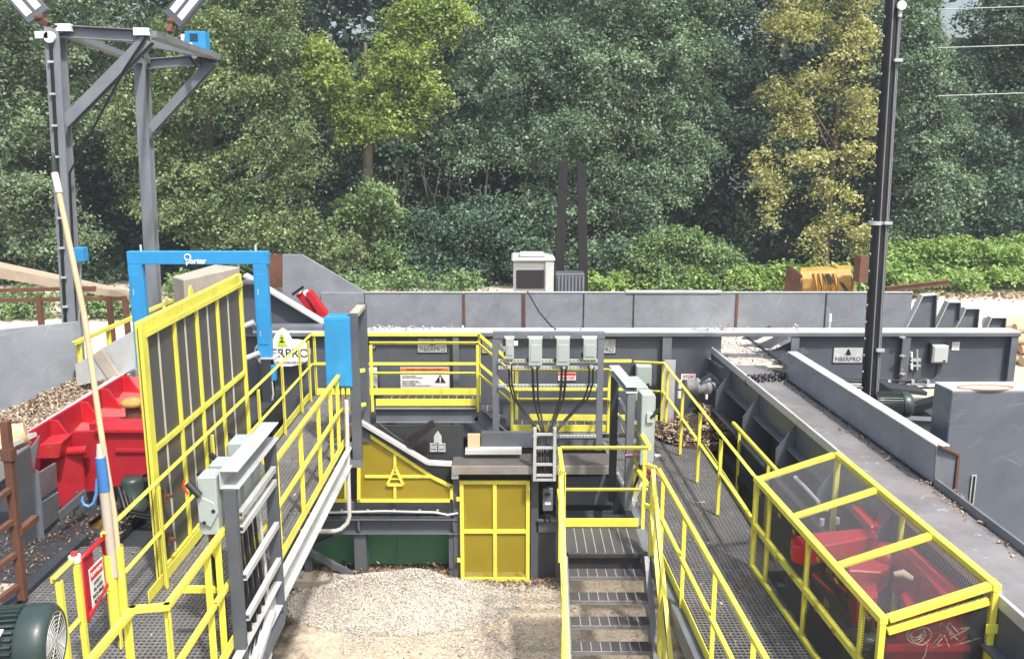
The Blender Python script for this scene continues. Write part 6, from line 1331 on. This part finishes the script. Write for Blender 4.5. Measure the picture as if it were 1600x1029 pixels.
for u, h_, zc in ((.0, .95, 2.98), (.36, .75, 3.08), (.68, .7, 3.1)):
    c = T1.lerp(T2, u) + fx*.20; c.z = zc; switch_box(t, c, .26, h_, .17, tuple(fx), True, 'cabinet')
for k in range(4):
    p = T1.lerp(T2, .05+.2*k) + fx*.22; m = MB(); m.tube([(p.x,p.y,2.5), (p.x-.02,p.y-.02,2.25), (p.x-.1,p.y,2.0), (p.x-.14,p.y+.1,1.7)], .02, 7); m.build('cable', BLACK if k % 2 else WHITE, t)
m = MB(); p = T1 + fx*.06; m.tube([(p.x-.12,p.y-.06,2.62), (p.x+.05,p.y-.08,2.64), (p.x+.12,p.y-.1,2.60), (p.x+.35,p.y-.3,2.35)], .012, 6); m.build('red_cord', paint('pink_cord', (.55,.15,.2), .6, .1, None), t)
m = MB(); rnd = random.Random(2); p = az(1012, 742, 1.87)
for k in range(5): m.tube([p + V((rnd.uniform(-.06,.12), rnd.uniform(-.3,.35), .02+rnd.uniform(0,.05))) for j in range(4)], .009, 5)
one(m, 'red_cord', REDINK, 'tangled red cord lying on the right walkway by the landing', 'cord')
# ---------------------------------------------------------------- chip pile and loose litter
def mound(name, cx, cy, rx, ry, h, mat, seed):
    n = 44; rng = np.random.default_rng(seed); m = MB(); ph = rng.uniform(0, 6.28, 6)
    def hh(u, v):
        r = math.hypot(u, v); w = 1 + .18*math.sin(3*u+ph[0])*math.cos(2*v+ph[1]) + .10*math.sin(9*u+ph[2]+4*v); return max(-.03, h*(math.cos(min(1, r)*math.pi)+1)/2*w - .004)
    vs = []; fs = []
    for i in range(n+1):
        for j in range(n+1):
            u, v = -1+2*i/n, -1+2*j/n; vs.append((cx+u*rx, cy+v*ry, hh(u, v)))
    for i in range(n):
        for j in range(n): k = i*(n+1)+j; fs.append((k, k+n+1, k+n+2, k+1))
    m.add(vs, fs, True); tag(m.build(name, mat), kind='stuff'); return hh
CHIPG = chipmat('trodden_chips', (.16,.12,.085), (.62,.54,.42))
PILE = paint('chip_pile_base', (.50,.455,.385), .95, .2, (.35,.28,.2), .62, (.25,.2,.15), .3, 0, False)
rng = np.random.default_rng(21)
hh = mound('chip_pile', -1.62, 12.05, 1.75, .95, .46, PILE, 3); P = []
for i in range(36000):
    r = rng.random()**.6*1.0; a = rng.uniform(0, 6.283); u, v = r*math.cos(a), r*math.sin(a); P.append((-1.62+u*1.75, 12.05+v*.95, max(0, hh(u, v))+.006+rng.random()*.03))
tag(chips('pale_chips', P, CHIPW, (.010,.034), .5, 22, .6), kind='stuff')
P = [(rng.uniform(-2.2, 2.2), rng.uniform(6.5, 12.9), rng.random()*.015) for i in range(16000)]
tag(chips('ground_chips', P, CHIPG, (.007,.026), .5, 23, .3), kind='stuff')
P = []
while len(P) < 14000:
    x, y = rng.uniform(-2.3, .75), rng.uniform(9.2, 12.6); d_ = .5 + .5*math.sin(1.9*x+1.3*y+.7)*math.cos(2.3*y-1.1*x) - .28*max(0, 11.0-y)
    if rng.random() < max(0, d_)**1.5: P.append((x, y, .006+rng.random()*.018))
tag(chips('ground_chips', P, CHIPW, (.010,.036), .5, 24, .4), kind='stuff')
P = [(rng.uniform(-3.4, -.9), rng.normal(12.72, .16), .02+abs(rng.normal(0,.06))) for i in range(2200)] + [(rng.uniform(-.9, .8), rng.normal(12.6, .10), .01+abs(rng.normal(0,.02))) for i in range(500)]
tag(chips('dark_bark', P, CHIPD, (.03,.11), .35, 25, .5), kind='stuff')
m = MB(); p = az(667, 899, .12); m.box(p.x-.06, p.x+.08, p.y-.05, p.y+.05, p.z, p.z+.05); one(m, 'wood_offcut', WHITE, 'small white offcut lying on the dark bark by the tank', 'offcut', bevel=.006)
for k, (px, py) in enumerate(((1033, 711), (966, 717))):
    p = az(px, py, ZR+.004); 
m = MB(); p = az(1028, 711, ZR+.012); m.box(p.x-.05, p.x+.04, p.y-.04, p.y+.04, p.z-.008, p.z+.008); one(m, 'paper_scrap', WHITE, 'white paper scrap lying on the right walkway grating', 'scrap')
m = MB(); p = az(1095, 784, ZR+.012); m.bar(p-V((.06,.02,0)), p+V((.06,.01,0)), .012, .008); one(m, 'wood_splinter', PEEL, 'pale splinter lying on the grating in the middle of the right walkway', 'splinter')
P = [(rng.uniform(-2.2, 2.2), rng.uniform(7.5, 12.3), .008+rng.random()*.012) for i in range(900)]
tag(chips('dark_bark', P, CHIPD, (.015,.07), .35, 27, .3), kind='stuff')
# ---------------------------------------------------------------- hazy summer air
hm = bpy.data.materials.new('haze_air'); hm.use_nodes = True; hn = hm.node_tree; hn.nodes.remove(hn.nodes['Principled BSDF'])
pv = hn.nodes.new('ShaderNodeVolumePrincipled'); pv.inputs['Color'].default_value = (.86,.93,1.0,1); pv.inputs['Density'].default_value = .0012; pv.inputs['Anisotropy'].default_value = .25
hn.links.new(pv.outputs[0], hn.nodes['Material Output'].inputs['Volume'])
m = MB(); m.box(-170, 170, -25, 230, -1.0, 26); tag(m.build('haze', hm), kind='stuff')
